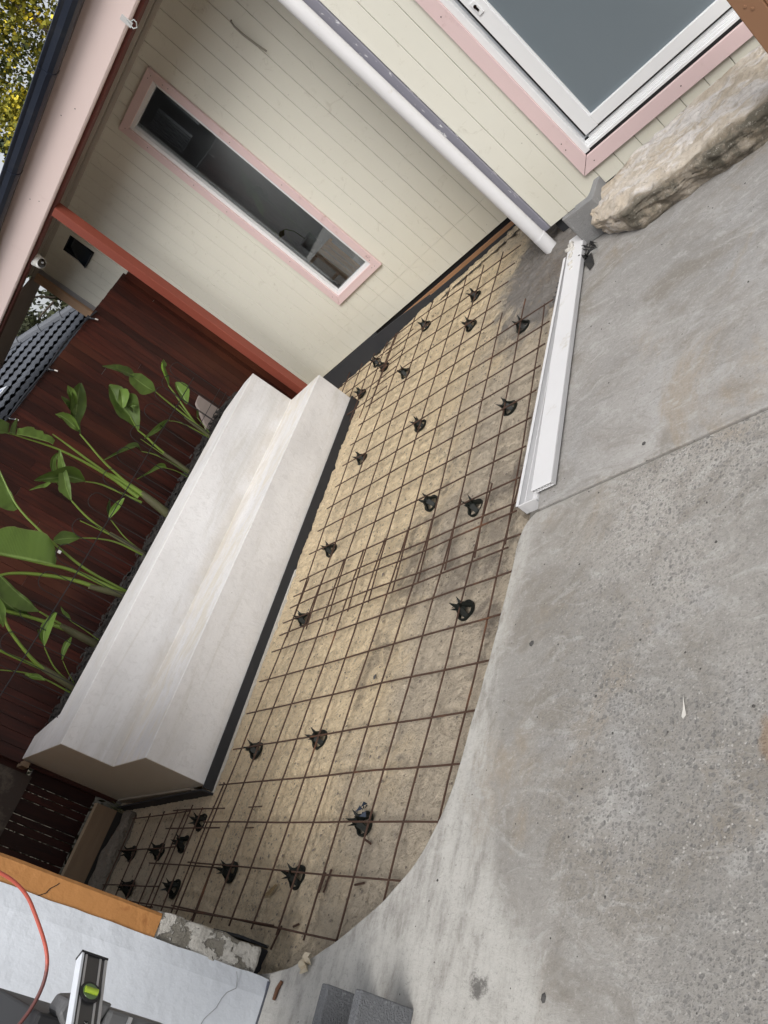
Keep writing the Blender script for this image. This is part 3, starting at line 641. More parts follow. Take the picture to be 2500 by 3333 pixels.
box('bench_flashing', (-5.55, .903, .030), (-4.32, .918, .070), simple('bench_footing', (.30, .27, .22), rough=.9), bn)
pb = thing('garden_bed', (-5.35, 2.6, .1), 'narrow planter bed of black mulch between the bench and the red fence', 'garden bed')
bb = MB(); nx_, ny_ = 14, 90
for j in range(ny_ + 1):
    for i in range(nx_ + 1):
        x_ = -5.60 + .46 * i / nx_; y_ = 1.14 + 3.0 * j / ny_
        bb.v.append((x_, y_, .715 + .018 * N3(x_ * 14, y_ * 14) + .012 * N3(x_ * 40, y_ * 40)))
bb.f = [(j * (nx_ + 1) + i, j * (nx_ + 1) + i + 1, (j + 1) * (nx_ + 1) + i + 1, (j + 1) * (nx_ + 1) + i) for j in range(ny_) for i in range(nx_)]
bb.build('soil', SOIL, pb)
box('bed_lining', (-5.61, 1.1, .1), (-5.19, 4.15, .66), simple('bed_fill', (.02, .02, .02), bump=0), pb)
bb = MB(); random.seed(3)
for k in range(900):
    x_, y_ = random.uniform(-5.58, -5.17), random.uniform(1.15, 4.12); a = random.random() * PI; l = random.uniform(.008, .03); w = l * random.uniform(.25, .6); z_ = .72 + random.uniform(0, .022)
    d = Vector((math.cos(a), math.sin(a), random.uniform(-.4, .4))) * l; e = Vector((-math.sin(a), math.cos(a), random.uniform(-.4, .4))) * w; p = Vector((x_, y_, z_))
    bb.add([p - d - e, p + d - e, p + d + e, p - d + e, p + Vector((0, 0, w * .8))], [(0, 1, 4), (1, 2, 4), (2, 3, 4), (3, 0, 4), (3, 2, 1, 0)])
mu = bb.build('mulch', simple('mulch_chips', (.012, .011, .010), (.03, .027, .024), 60, .8, dirt=(.12, .11, .10), dsc=60, dlo=.66, dhi=.70, bump=0), pb); mu['kind'] = 'stuff'
bb = MB(); bb.prism([(3.86, .70), (4.14, .70), (4.14, .93), (4.06, .92)], -5.60, -5.56, 0); bb.build('bed_end_board', simple('grey_board', (.32, .27, .25), (.24, .2, .18), 4, .8, stretch=(1, 1, 8)), pb)

# ------------------------------------------------------------------ fence
fn = thing('timber_fence', (-5.64, 2.0, 0), 'dark red-brown stained vertical board fence behind the planter', 'fence')
box('fence_post', (-5.655, 4.80, .05), (-5.46, 4.846, 1.975), FENCE, fn)
y = 4.83; random.seed(11); bi = 0
while y > .93:
    w = random.choice((.083, .083, .085, .070)); a, c = y - w + .0012, y - .0012
    top = 2.012 + .018 * (4.2 - y) + random.uniform(-.003, .003)
    zj = random.uniform(.9, 1.8)
    if random.random() < .62: box('fence_board', (-5.655 + random.uniform(-.002, .002), a, .05), (-5.633 + random.uniform(-.0012, .0012), c, top), FENCE, fn, bevel=.0015); y -= w; continue
    box('fence_board', (-5.655 + random.uniform(-.002, .002), a, zj + .0006), (-5.633 + random.uniform(-.0012, .0012), c, top), FENCE, fn, bevel=.0015)
    box('fence_board', (-5.655 + random.uniform(-.002, .002), a, .05), (-5.633 + random.uniform(-.0012, .0012), c, zj - .0006), FENCE, fn, bevel=.0015)
    y -= w
box('fence_rail', (-5.70, .93, 1.7), (-5.657, 4.83, 1.79), FENCE, fn); box('fence_rail', (-5.70, .93, .4), (-5.657, 4.83, .49), FENCE, fn)
gt = thing('side_gate', (-5.75, .6, .1), 'dark red slatted gate in the gap between the bench and the orange wall', 'gate')
gaps = [.822, .774, .723, .626, .578, .527, .430, .335]
prev = .925
for g in gaps + [.24]:
    box('gate_slat', (-5.765, g + .0028, .168), (-5.745, prev - .0028, .63), FENCE, gt, bevel=.0015); prev = g
for yy in (.925, .24): pass
box('gate_rail', (-5.80, .20, .66), (-5.767, .93, .75), FENCE, gt)
y = .925
while y > -.2:
    box('gate_board', (-5.765, y - .083, .66), (-5.745, y - .0012, 2.05), FENCE, gt, bevel=.0015); y -= .084
box('gate_panel', (-5.742, -.2, .618), (-5.728, .86, 1.30), simple('brown_sheet', (.055, .035, .025), (.03, .02, .016), 5, .5, 40, .3, dirt=(.10, .08, .06), dsc=5, dlo=.5, dhi=.6), gt, label='dull brown sheet fixed across the gate')
tr = box('plinth_board', (-5.70, .872, .70), (-5.55, .905, .745), TIMB, None)
tag(tr, 'thin brown timber rail behind the near end of the white bench', 'timber rail'); tr.name = 'timber_rail'
# irrigation line on the fence
ir = thing('irrigation_line', (-5.62, 3.5, 2.03), 'black irrigation hose with sprinkler nozzles clipped along the fence top', 'irrigation hose')
pts = [(-5.62, 4.30, 1.99), (-5.615, 4.18, 2.01), (-5.61, 4.05, 2.02), (-5.63, 3.88, 2.045), (-5.63, 3.72, 2.04), (-5.62, 3.55, 2.025), (-5.615, 3.30, 2.04), (-5.62, 3.15, 2.045), (-5.61, 3.02, 2.035), (-5.61, 2.8, 2.05), (-5.62, 2.4, 2.07), (-5.62, 2.0, 2.08)]
bb = MB(); q = [Vector(v) for v in pts]
for _ in range(2):
    r_ = [q[0]]
    for a, c in zip(q, q[1:]): r_ += [a.lerp(c, .25), a.lerp(c, .75)]
    q = r_ + [q[-1]]
bb.tube(q, .0075, 8); bb.build('hose', HOSEB, ir, smooth=True)
for (yy, zz) in ((4.19, 1.99), (3.55, 2.005), (3.0, 2.02)):
    bb = MB(); bb.tube([(-5.615, yy, zz + .03), (-5.60, yy, zz), (-5.59, yy + .01, zz - .03)], .007, 8); bb.box((-5.63, yy - .012, zz + .01), (-5.60, yy + .012, zz + .035)); nz_ = bb.build('nozzle', HOSEB, ir)
    bb = MB(); bb.tube([(-5.588, yy + .01, zz - .028), (-5.582, yy + .014, zz - .052)], .0075, 8); bb.build('nozzle_tip', CHROME, nz_)

# ------------------------------------------------------------------ banana-like plants
PL = [{"stems":[{"p":[[-5.33,3.674,0.719],[-5.318,3.678,0.853],[-5.305,3.762,1.031],[-5.292,3.807,1.137],[-5.28,3.834,1.217]],"r":[0.022,0.008]},{"p":[[-5.33,3.687,0.716],[-5.297,3.687,0.973],[-5.263,3.679,1.14],[-5.23,3.674,1.279]],"r":[0.02,0.007]},{"p":[[-5.33,3.67,0.717],[-5.33,3.715,0.909],[-5.33,3.762,1.064]],"r":[0.016,0.006]},{"p":[[-5.33,3.695,0.72],[-5.33,3.728,0.799],[-5.33,3.765,0.888]],"r":[0.008,0.004]},{"p":[[-5.33,3.661,0.722],[-5.297,3.621,0.924],[-5.263,3.573,1.02],[-5.23,3.515,1.075]],"r":[0.012,0.005]}],"leaves":[{"l":[[[-5.28,3.842,1.213],[-5.28,3.834,1.217],[-5.28,3.826,1.221]],[[-5.272,3.914,1.259],[-5.272,3.881,1.278],[-5.272,3.848,1.296]],[[-5.265,3.953,1.297],[-5.265,3.924,1.324],[-5.265,3.895,1.35]],[[-5.258,3.981,1.317],[-5.258,3.97,1.341],[-5.258,3.959,1.364]],[[-5.25,4.001,1.342],[-5.25,4.0,1.346],[-5.25,3.999,1.349]]],"fold":0.9},{"l":[[[-5.23,3.679,1.284],[-5.23,3.676,1.284],[-5.23,3.669,1.284]],[[-5.205,3.697,1.345],[-5.205,3.65,1.344],[-5.205,3.567,1.344]],[[-5.18,3.682,1.411],[-5.18,3.634,1.412],[-5.18,3.548,1.415]],[[-5.155,3.656,1.469],[-5.155,3.619,1.471],[-5.155,3.552,1.476]],[[-5.13,3.613,1.511],[-5.13,3.608,1.512],[-5.13,3.601,1.513]]],"fold":0.38},{"l":[[[-5.15,3.641,1.478],[-5.15,3.626,1.477],[-5.15,3.611,1.476]],[[-5.132,3.662,1.53],[-5.132,3.61,1.524],[-5.132,3.559,1.518]],[[-5.115,3.624,1.587],[-5.115,3.581,1.579],[-5.115,3.538,1.571]],[[-5.098,3.583,1.643],[-5.098,3.552,1.633],[-5.098,3.522,1.624]],[[-5.08,3.496,1.707],[-5.08,3.492,1.705],[-5.08,3.489,1.704]]],"fold":0.38},{"l":[[[-5.31,3.807,1.01],[-5.31,3.802,1.013],[-5.31,3.796,1.015]],[[-5.303,3.866,1.056],[-5.303,3.838,1.069],[-5.303,3.811,1.081]],[[-5.297,3.899,1.116],[-5.297,3.869,1.131],[-5.297,3.84,1.145]],[[-5.29,3.915,1.177],[-5.29,3.911,1.18],[-5.29,3.906,1.183]]],"fold":1.35},{"l":[[[-5.33,3.772,0.88],[-5.33,3.765,0.888],[-5.33,3.757,0.895]],[[-5.33,3.805,0.891],[-5.33,3.793,0.906],[-5.33,3.782,0.92]],[[-5.33,3.837,0.918],[-5.33,3.835,0.921],[-5.33,3.833,0.923]]],"fold":1.2},{"l":[[[-5.23,3.527,1.083],[-5.23,3.526,1.08],[-5.23,3.525,1.078]],[[-5.213,3.447,1.119],[-5.213,3.441,1.105],[-5.213,3.435,1.091]],[[-5.197,3.358,1.15],[-5.197,3.35,1.133],[-5.197,3.341,1.115]],[[-5.18,3.223,1.177],[-5.18,3.221,1.173],[-5.18,3.22,1.169]]],"fold":1.35}],"base":[-5.33,3.674,0.719]},{"stems":[{"p":[[-5.36,3.294,0.717],[-5.348,3.297,0.866],[-5.335,3.313,1.048],[-5.323,3.336,1.164],[-5.31,3.334,1.234]],"r":[0.028,0.009]},{"p":[[-5.31,3.334,1.234],[-5.28,3.379,1.333]],"r":[0.009,0.006]},{"p":[[-5.36,3.274,0.717],[-5.327,3.256,0.907],[-5.293,3.225,1.031],[-5.26,3.16,1.134]],"r":[0.014,0.006]},{"p":[[-5.36,3.248,0.726],[-5.335,3.226,0.821],[-5.31,3.183,0.903]],"r":[0.008,0.005]},{"p":[[-5.36,3.282,0.733],[-5.375,3.313,0.997],[-5.39,3.33,1.175]],"r":[0.012,0.003]}],"leaves":[{"l":[[[-5.31,3.341,1.231],[-5.31,3.334,1.234],[-5.31,3.328,1.237]],[[-5.29,3.433,1.304],[-5.29,3.382,1.323],[-5.29,3.333,1.341]],[[-5.27,3.488,1.385],[-5.27,3.404,1.406],[-5.27,3.321,1.426]],[[-5.25,3.472,1.455],[-5.25,3.415,1.475],[-5.25,3.36,1.495]],[[-5.23,3.493,1.512],[-5.23,3.448,1.531],[-5.23,3.403,1.549]],[[-5.21,3.476,1.59],[-5.21,3.469,1.592],[-5.21,3.462,1.595]]],"fold":0.75},{"l":[[[-5.24,3.411,1.338],[-5.24,3.398,1.342],[-5.24,3.384,1.346]],[[-5.22,3.418,1.357],[-5.22,3.399,1.375],[-5.22,3.38,1.392]],[[-5.2,3.406,1.364],[-5.2,3.417,1.375],[-5.2,3.427,1.387]],[[-5.18,3.43,1.342],[-5.18,3.433,1.343],[-5.18,3.435,1.344]]],"fold":0.75},{"l":[[[-5.24,3.396,1.408],[-5.24,3.387,1.417],[-5.24,3.378,1.425]],[[-5.213,3.455,1.432],[-5.213,3.429,1.456],[-5.213,3.403,1.48]],[[-5.187,3.477,1.472],[-5.187,3.456,1.488],[-5.187,3.435,1.504]],[[-5.16,3.469,1.514],[-5.16,3.467,1.515],[-5.16,3.464,1.517]]],"fold":1.05},{"l":[[[-5.26,3.17,1.137],[-5.26,3.167,1.137],[-5.26,3.163,1.137]],[[-5.248,3.191,1.195],[-5.248,3.161,1.187],[-5.248,3.131,1.179]],[[-5.236,3.138,1.245],[-5.236,3.117,1.225],[-5.236,3.095,1.204]],[[-5.224,3.053,1.274],[-5.224,3.044,1.263],[-5.224,3.035,1.251]],[[-5.212,2.969,1.31],[-5.212,2.962,1.302],[-5.212,2.956,1.293]],[[-5.2,2.884,1.342],[-5.2,2.882,1.34],[-5.2,2.881,1.338]]],"fold":1.2},{"l":[[[-5.31,3.187,0.905],[-5.31,3.184,0.904],[-5.31,3.181,0.903]],[[-5.302,3.18,0.946],[-5.302,3.167,0.94],[-5.302,3.153,0.934]],[[-5.295,3.138,0.986],[-5.295,3.129,0.974],[-5.295,3.119,0.962]],[[-5.288,3.04,1.018],[-5.288,3.036,1.012],[-5.288,3.032,1.006]],[[-5.28,2.947,1.06],[-5.28,2.946,1.058],[-5.28,2.944,1.055]]],"fold":1.2}],"base":[-5.36,3.294,0.717]},{"stems":[{"p":[[-5.34,2.859,0.716],[-5.34,2.883,0.883],[-5.34,2.897,1.033],[-5.34,2.897,1.151],[-5.34,2.88,1.251]],"r":[0.05,0.03]},{"p":[[-5.34,2.851,0.976],[-5.332,2.878,1.245],[-5.325,2.897,1.462],[-5.318,2.909,1.604],[-5.31,2.915,1.721]],"r":[0.03,0.006]},{"p":[[-5.34,2.893,0.997],[-5.32,2.907,1.174],[-5.3,2.937,1.335],[-5.28,2.978,1.466],[-5.26,3.006,1.568]],"r":[0.02,0.008]},{"p":[[-5.34,2.871,1.099],[-5.319,2.865,1.311],[-5.297,2.846,1.477],[-5.276,2.817,1.632],[-5.254,2.777,1.744],[-5.233,2.732,1.85],[-5.211,2.699,1.928],[-5.19,2.653,1.997]],"r":[0.022,0.005]},{"p":[[-5.34,2.829,0.936],[-5.32,2.789,1.168],[-5.3,2.76,1.276],[-5.28,2.706,1.361]],"r":[0.016,0.007]}],"leaves":[{"l":[[[-5.26,3.011,1.565],[-5.26,3.006,1.568],[-5.26,3.001,1.571]],[[-5.236,3.073,1.608],[-5.236,3.047,1.628],[-5.236,3.021,1.647]],[[-5.212,3.121,1.619],[-5.212,3.088,1.664],[-5.212,3.056,1.709]],[[-5.188,3.192,1.64],[-5.188,3.159,1.697],[-5.188,3.126,1.752]],[[-5.164,3.255,1.683],[-5.164,3.228,1.731],[-5.164,3.201,1.779]],[[-5.14,3.304,1.757],[-5.14,3.301,1.762],[-5.14,3.299,1.766]]],"fold":0.68},{"l":[[[-5.24,3.021,1.589],[-5.24,3.011,1.591],[-5.24,3.0,1.592]],[[-5.207,3.044,1.658],[-5.207,3.012,1.661],[-5.207,2.98,1.664]],[[-5.173,3.027,1.725],[-5.173,3.001,1.724],[-5.173,2.974,1.723]],[[-5.14,2.975,1.78],[-5.14,2.973,1.78],[-5.14,2.971,1.78]]],"fold":0.75},{"l":[[[-5.19,3.092,1.66],[-5.19,3.075,1.664],[-5.19,3.058,1.669]],[[-5.157,3.117,1.722],[-5.157,3.087,1.73],[-5.157,3.056,1.738]],[[-5.123,3.116,1.774],[-5.123,3.091,1.782],[-5.123,3.067,1.79]],[[-5.09,3.097,1.813],[-5.09,3.095,1.814],[-5.09,3.093,1.814]]],"fold":0.75},{"l":[[[-5.19,3.159,1.697],[-5.19,3.145,1.705],[-5.19,3.13,1.713]],[[-5.147,3.176,1.731],[-5.147,3.155,1.744],[-5.147,3.133,1.756]],[[-5.103,3.189,1.775],[-5.103,3.17,1.785],[-5.103,3.151,1.796]],[[-5.06,3.174,1.819],[-5.06,3.173,1.82],[-5.06,3.171,1.821]]],"fold":0.75},{"l":[[[-5.26,2.855,1.684],[-5.26,2.821,1.678],[-5.26,2.818,1.677]],[[-5.23,2.857,1.737],[-5.23,2.796,1.723],[-5.23,2.79,1.722]],[[-5.2,2.829,1.808],[-5.2,2.762,1.788],[-5.2,2.755,1.786]],[[-5.17,2.79,1.872],[-5.17,2.72,1.847],[-5.17,2.713,1.844]],[[-5.14,2.721,1.92],[-5.14,2.678,1.904],[-5.14,2.674,1.902]]],"fold":0.22},{"l":[[[-5.14,2.761,1.947],[-5.14,2.673,1.91],[-5.14,2.669,1.908]],[[-5.13,2.758,1.962],[-5.13,2.66,1.926],[-5.13,2.655,1.924]],[[-5.12,2.694,1.96],[-5.12,2.647,1.945],[-5.12,2.645,1.944]]],"fold":0.15},{"l":[[[-5.12,2.703,1.976],[-5.12,2.641,1.947],[-5.12,2.635,1.945]],[[-5.093,2.692,2.03],[-5.093,2.601,1.99],[-5.093,2.592,1.985]],[[-5.067,2.658,2.101],[-5.067,2.552,2.053],[-5.067,2.541,2.049]],[[-5.04,2.523,2.124],[-5.04,2.503,2.115],[-5.04,2.501,2.115]]],"fold":0.15},{"l":[[[-5.28,2.709,1.362],[-5.28,2.706,1.361],[-5.28,2.702,1.361]],[[-5.256,2.714,1.443],[-5.256,2.676,1.432],[-5.256,2.638,1.421]],[[-5.232,2.673,1.516],[-5.232,2.635,1.495],[-5.232,2.596,1.474]],[[-5.208,2.596,1.574],[-5.208,2.566,1.553],[-5.208,2.536,1.532]],[[-5.184,2.519,1.623],[-5.184,2.502,1.611],[-5.184,2.485,1.599]],[[-5.16,2.456,1.648],[-5.16,2.454,1.646],[-5.16,2.452,1.645]]],"fold":1.05},{"l":[[[-5.19,2.522,1.565],[-5.19,2.517,1.556],[-5.19,2.512,1.548]],[[-5.173,2.469,1.591],[-5.173,2.457,1.577],[-5.173,2.446,1.564]],[[-5.157,2.419,1.618],[-5.157,2.411,1.611],[-5.157,2.404,1.604]],[[-5.14,2.367,1.639],[-5.14,2.366,1.638],[-5.14,2.365,1.637]]],"fold":0.9}],"base":[-5.34,2.859,0.716]},{"stems":[{"p":[[-5.34,2.474,0.771],[-5.32,2.468,0.901],[-5.3,2.457,1.071],[-5.28,2.472,1.231],[-5.26,2.513,1.369]],"r":[0.026,0.009]},{"p":[[-5.34,2.485,0.777],[-5.32,2.497,0.915],[-5.3,2.529,1.007],[-5.28,2.547,1.071]],"r":[0.012,0.005]},{"p":[[-5.34,2.46,0.757],[-5.307,2.435,0.957],[-5.273,2.363,1.097],[-5.24,2.293,1.187]],"r":[0.016,0.007]},{"p":[[-5.34,2.473,0.964],[-5.34,2.465,1.094],[-5.34,2.45,1.245]],"r":[0.01,0.005]}],"leaves":[{"l":[[[-5.26,2.514,1.37],[-5.26,2.512,1.371],[-5.26,2.507,1.374]],[[-5.23,2.583,1.427],[-5.23,2.562,1.443],[-5.23,2.517,1.479]],[[-5.2,2.635,1.49],[-5.2,2.621,1.503],[-5.2,2.59,1.532]],[[-5.17,2.692,1.55],[-5.17,2.681,1.561],[-5.17,2.655,1.584]],[[-5.14,2.747,1.62],[-5.14,2.744,1.623],[-5.14,2.737,1.63]]],"fold":0.45},{"l":[[[-5.3,2.589,1.409],[-5.3,2.579,1.411],[-5.3,2.568,1.413]],[[-5.285,2.634,1.497],[-5.285,2.596,1.509],[-5.285,2.557,1.52]],[[-5.27,2.664,1.557],[-5.27,2.641,1.576],[-5.27,2.618,1.595]],[[-5.255,2.714,1.596],[-5.255,2.706,1.616],[-5.255,2.698,1.636]],[[-5.24,2.766,1.618],[-5.24,2.766,1.621],[-5.24,2.766,1.625]]],"fold":0.75},{"l":[[[-5.28,2.554,1.081],[-5.28,2.554,1.085],[-5.28,2.553,1.089]],[[-5.267,2.604,1.07],[-5.267,2.604,1.092],[-5.267,2.605,1.115]],[[-5.253,2.669,1.065],[-5.253,2.673,1.086],[-5.253,2.678,1.106]],[[-5.24,2.731,1.069],[-5.24,2.732,1.072],[-5.24,2.733,1.076]]],"fold":1.05},{"l":[[[-5.3,2.57,1.085],[-5.3,2.567,1.088],[-5.3,2.564,1.091]],[[-5.29,2.618,1.107],[-5.29,2.607,1.126],[-5.29,2.596,1.144]],[[-5.28,2.688,1.148],[-5.28,2.687,1.151],[-5.28,2.686,1.154]]],"fold":1.05},{"l":[[[-5.24,2.292,1.193],[-5.24,2.29,1.192],[-5.24,2.287,1.19]],[[-5.22,2.278,1.256],[-5.22,2.251,1.24],[-5.22,2.224,1.225]],[[-5.2,2.239,1.321],[-5.2,2.202,1.294],[-5.2,2.165,1.268]],[[-5.18,2.165,1.344],[-5.18,2.154,1.335],[-5.18,2.143,1.327]]],"fold":0.45}],"base":[-5.34,2.474,0.771]},{"stems":[{"p":[[-5.33,2.116,0.724],[-5.305,2.064,0.882],[-5.28,2.024,1.081],[-5.255,1.927,1.306],[-5.23,1.851,1.432],[-5.205,1.787,1.496],[-5.18,1.709,1.549]],"r":[0.036,0.012]},{"p":[[-5.33,2.131,0.739],[-5.301,2.103,0.867],[-5.273,2.084,1.06],[-5.244,2.051,1.176],[-5.216,2.011,1.257],[-5.187,1.956,1.406],[-5.159,1.891,1.566],[-5.13,1.845,1.669]],"r":[0.034,0.01]},{"p":[[-5.33,2.147,0.74],[-5.323,2.139,0.951],[-5.316,2.148,1.101],[-5.309,2.178,1.253],[-5.301,2.214,1.413],[-5.294,2.281,1.634],[-5.287,2.371,1.76],[-5.28,2.443,1.856]],"r":[0.024,0.008]}],"leaves":[{"l":[[[-5.23,2.068,1.251],[-5.23,2.031,1.237],[-5.23,2.03,1.237]],[[-5.21,2.132,1.302],[-5.21,2.015,1.261],[-5.21,2.011,1.26]],[[-5.19,2.173,1.4],[-5.19,1.982,1.335],[-5.19,1.977,1.333]],[[-5.17,2.137,1.504],[-5.17,1.941,1.434],[-5.17,1.935,1.432]],[[-5.15,2.064,1.632],[-5.15,1.887,1.567],[-5.15,1.882,1.565]],[[-5.13,1.921,1.698],[-5.13,1.845,1.669],[-5.13,1.843,1.669]]],"fold":0.1},{"l":[[[-5.3,2.282,1.628],[-5.3,2.28,1.629],[-5.3,2.253,1.643]],[[-5.292,2.319,1.678],[-5.292,2.315,1.68],[-5.292,2.222,1.727]],[[-5.285,2.376,1.757],[-5.285,2.37,1.76],[-5.285,2.24,1.827]],[[-5.278,2.447,1.853],[-5.278,2.442,1.856],[-5.278,2.313,1.923]],[[-5.27,2.5,1.928],[-5.27,2.498,1.929],[-5.27,2.452,1.953]]],"fold":0.2}],"base":[-5.33,2.116,0.724]},{"stems":[{"p":[[-5.33,1.711,0.752],[-5.305,1.705,0.901],[-5.28,1.684,1.059],[-5.255,1.648,1.215],[-5.23,1.603,1.385]],"r":[0.038,0.014]},{"p":[[-5.33,1.718,0.901],[-5.27,1.709,1.049],[-5.21,1.696,1.171]],"r":[0.02,0.008]},{"p":[[-5.33,1.751,0.758],[-5.33,1.767,0.858],[-5.33,1.773,0.947]],"r":[0.008,0.004]}],"leaves":[{"l":[[[-5.21,1.699,1.172],[-5.21,1.699,1.172],[-5.21,1.694,1.173]],[[-5.19,1.718,1.247],[-5.19,1.71,1.248],[-5.19,1.646,1.257]],[[-5.17,1.729,1.32],[-5.17,1.719,1.322],[-5.17,1.633,1.334]],[[-5.15,1.748,1.41],[-5.15,1.737,1.412],[-5.15,1.647,1.429]],[[-5.13,1.763,1.496],[-5.13,1.759,1.497],[-5.13,1.718,1.505]]],"fold":0.2},{"l":[[[-5.33,1.777,0.947],[-5.33,1.774,0.948],[-5.33,1.771,0.949]],[[-5.32,1.804,0.99],[-5.32,1.787,0.996],[-5.32,1.77,1.001]],[[-5.31,1.815,1.025],[-5.31,1.8,1.033],[-5.31,1.785,1.041]],[[-5.3,1.824,1.064],[-5.3,1.823,1.065],[-5.3,1.821,1.066]]],"fold":0.9},{"l":[[[-5.3,1.673,1.212],[-5.3,1.662,1.212],[-5.3,1.652,1.211]],[[-5.277,1.691,1.277],[-5.277,1.655,1.277],[-5.277,1.619,1.277]],[[-5.253,1.717,1.367],[-5.253,1.663,1.376],[-5.253,1.609,1.386]],[[-5.23,1.717,1.47],[-5.23,1.697,1.476],[-5.23,1.677,1.481]]],"fold":0.6}],"base":[-5.33,1.711,0.752]},{"stems":[{"p":[[-5.33,1.391,0.738],[-5.3,1.401,0.898],[-5.27,1.405,1.012],[-5.24,1.447,1.138],[-5.21,1.517,1.297],[-5.18,1.582,1.36]],"r":[0.034,0.012]},{"p":[[-5.33,1.391,0.752],[-5.297,1.406,0.954],[-5.263,1.385,1.128],[-5.23,1.373,1.252]],"r":[0.03,0.012]},{"p":[[-5.33,1.402,0.744],[-5.297,1.432,0.889],[-5.263,1.473,0.967],[-5.23,1.514,1.032]],"r":[0.012,0.006]},{"p":[[-5.33,1.422,0.745],[-5.305,1.457,0.815],[-5.28,1.501,0.88]],"r":[0.006,0.003]},{"p":[[-5.33,1.355,0.772],[-5.313,1.359,0.922],[-5.297,1.334,1.059],[-5.28,1.28,1.188]],"r":[0.012,0.006]}],"leaves":[{"l":[[[-5.18,1.504,1.31],[-5.18,1.5,1.313],[-5.18,1.497,1.316]],[[-5.163,1.549,1.333],[-5.163,1.529,1.351],[-5.163,1.509,1.37]],[[-5.147,1.606,1.372],[-5.147,1.577,1.401],[-5.147,1.549,1.43]],[[-5.13,1.657,1.454],[-5.13,1.644,1.468],[-5.13,1.63,1.481]]],"fold":0.6},{"l":[[[-5.23,1.521,1.032],[-5.23,1.519,1.035],[-5.23,1.517,1.037]],[[-5.217,1.58,1.051],[-5.217,1.57,1.073],[-5.217,1.561,1.096]],[[-5.203,1.633,1.062],[-5.203,1.633,1.092],[-5.203,1.633,1.122]],[[-5.19,1.73,1.078],[-5.19,1.731,1.085],[-5.19,1.732,1.092]]],"fold":1.05},{"l":[[[-5.25,1.53,1.038],[-5.25,1.527,1.04],[-5.25,1.525,1.042]],[[-5.24,1.567,1.075],[-5.24,1.556,1.085],[-5.24,1.545,1.094]],[[-5.23,1.598,1.12],[-5.23,1.596,1.122],[-5.23,1.593,1.125]]],"fold":1.05},{"l":[[[-5.28,1.503,0.887],[-5.28,1.502,0.89],[-5.28,1.502,0.893]],[[-5.263,1.547,0.895],[-5.263,1.544,0.908],[-5.263,1.542,0.921]],[[-5.247,1.597,0.9],[-5.247,1.597,0.919],[-5.247,1.598,0.937]],[[-5.23,1.65,0.913],[-5.23,1.65,0.916],[-5.23,1.651,0.919]]],"fold":1.05},{"l":[[[-5.28,1.342,0.915],[-5.28,1.34,0.915],[-5.28,1.337,0.915]],[[-5.27,1.357,0.966],[-5.27,1.338,0.961],[-5.27,1.318,0.957]],[[-5.26,1.339,1.011],[-5.26,1.321,1.005],[-5.26,1.303,1.0]],[[-5.25,1.317,1.049],[-5.25,1.314,1.048],[-5.25,1.311,1.047]]],"fold":0.6}],"base":[-5.33,1.391,0.738]}]
PLAB = ['strelitzia-like plant with rolled leaves at the far end of the planter nearest the red post',
        'broad-leaved plant with one open dark green top, second from the red post',
        'thick-stemmed tall plant with a torn feathery leaf in the middle of the planter',
        'broad-leaved plant with an upright folded leaf, just nearer than the thick-stemmed one',
        'plant with one huge smooth oval leaf reaching out at left of frame',
        'plant with a single fat stalk and ribbed drooping leaf, second from the near end',
        'many-stalked plant at the near end of the planter with small rolled leaves']
def leafmesh(L, fold, seed):
    rows = L; n = len(rows); sub = 5
    def cr(a, b_, c, d, t):
        return .5 * ((2 * b_) + (-a + c) * t + (2 * a - 5 * b_ + 4 * c - d) * t * t + (-a + 3 * b_ - 3 * c + d) * t ** 3)
    R_ = []; sub = 8
    for i in range(n - 1):
        for k in range(sub if i < n - 2 else sub + 1):
            t = k / sub; row = []
            for q in range(3):
                P_ = [Vector(rows[max(0, min(n - 1, i + o))][q]) for o in (-1, 0, 1, 2)]; row.append(cr(*P_, t))
            R_.append(row)
    vs, fs, uv = [], [], []; M_ = 8
    rs_ = random.Random(seed); tear = []; cur = 0
    for i in range(len(R_)):
        cur = 0 if rs_.random() < .17 else min(.30, cur + rs_.uniform(.0, .035)) 
        tear.append(cur * 1.3 if seed % 3 == 0 else cur * .15)
    for i, (a, m_, b_) in enumerate(R_):
        for j in range(M_ + 1):
            s_ = j / M_
            if s_ < .5: w = (.5 - s_) * 2; p = m_.lerp(a, w); ww = (a - m_).length
            else: w = (s_ - .5) * 2; p = m_.lerp(b_, w); ww = (b_ - m_).length
            p = p.copy(); sg = 1 if seed % 2 else -1
            if w > .99: p = m_.lerp(p, 1 - tear[i])
            p.x += fold * ww * (w ** 1.2) * ((1.9 if sg > 0 else .2) if s_ < .5 else (.2 if sg > 0 else 1.9)) + .006 * math.sin(i * .35 + seed) * w + .006 * N3(p.y * 30, p.z * 30, seed)
            vs.append(p); uv.append((i / (len(R_) - 1) * max(.3, (R_[-1][1] - R_[0][1]).length * 6), s_))
    for i in range(len(R_) - 1):
        for j in range(M_):
            o = i * (M_ + 1) + j; fs.append((o, o + 1, o + M_ + 2, o + M_ + 1))
    me = bpy.data.meshes.new('leaf'); me.from_pydata([tuple(v) for v in vs], [], fs); me.materials.append(LEAF)
    ul = me.uv_layers.new(name='UVMap')
    for lp in me.loops: ul.data[lp.index].uv = uv[lp.vertex_index]
    me.polygons.foreach_set('use_smooth', [True] * len(me.polygons)); me.update(); return me
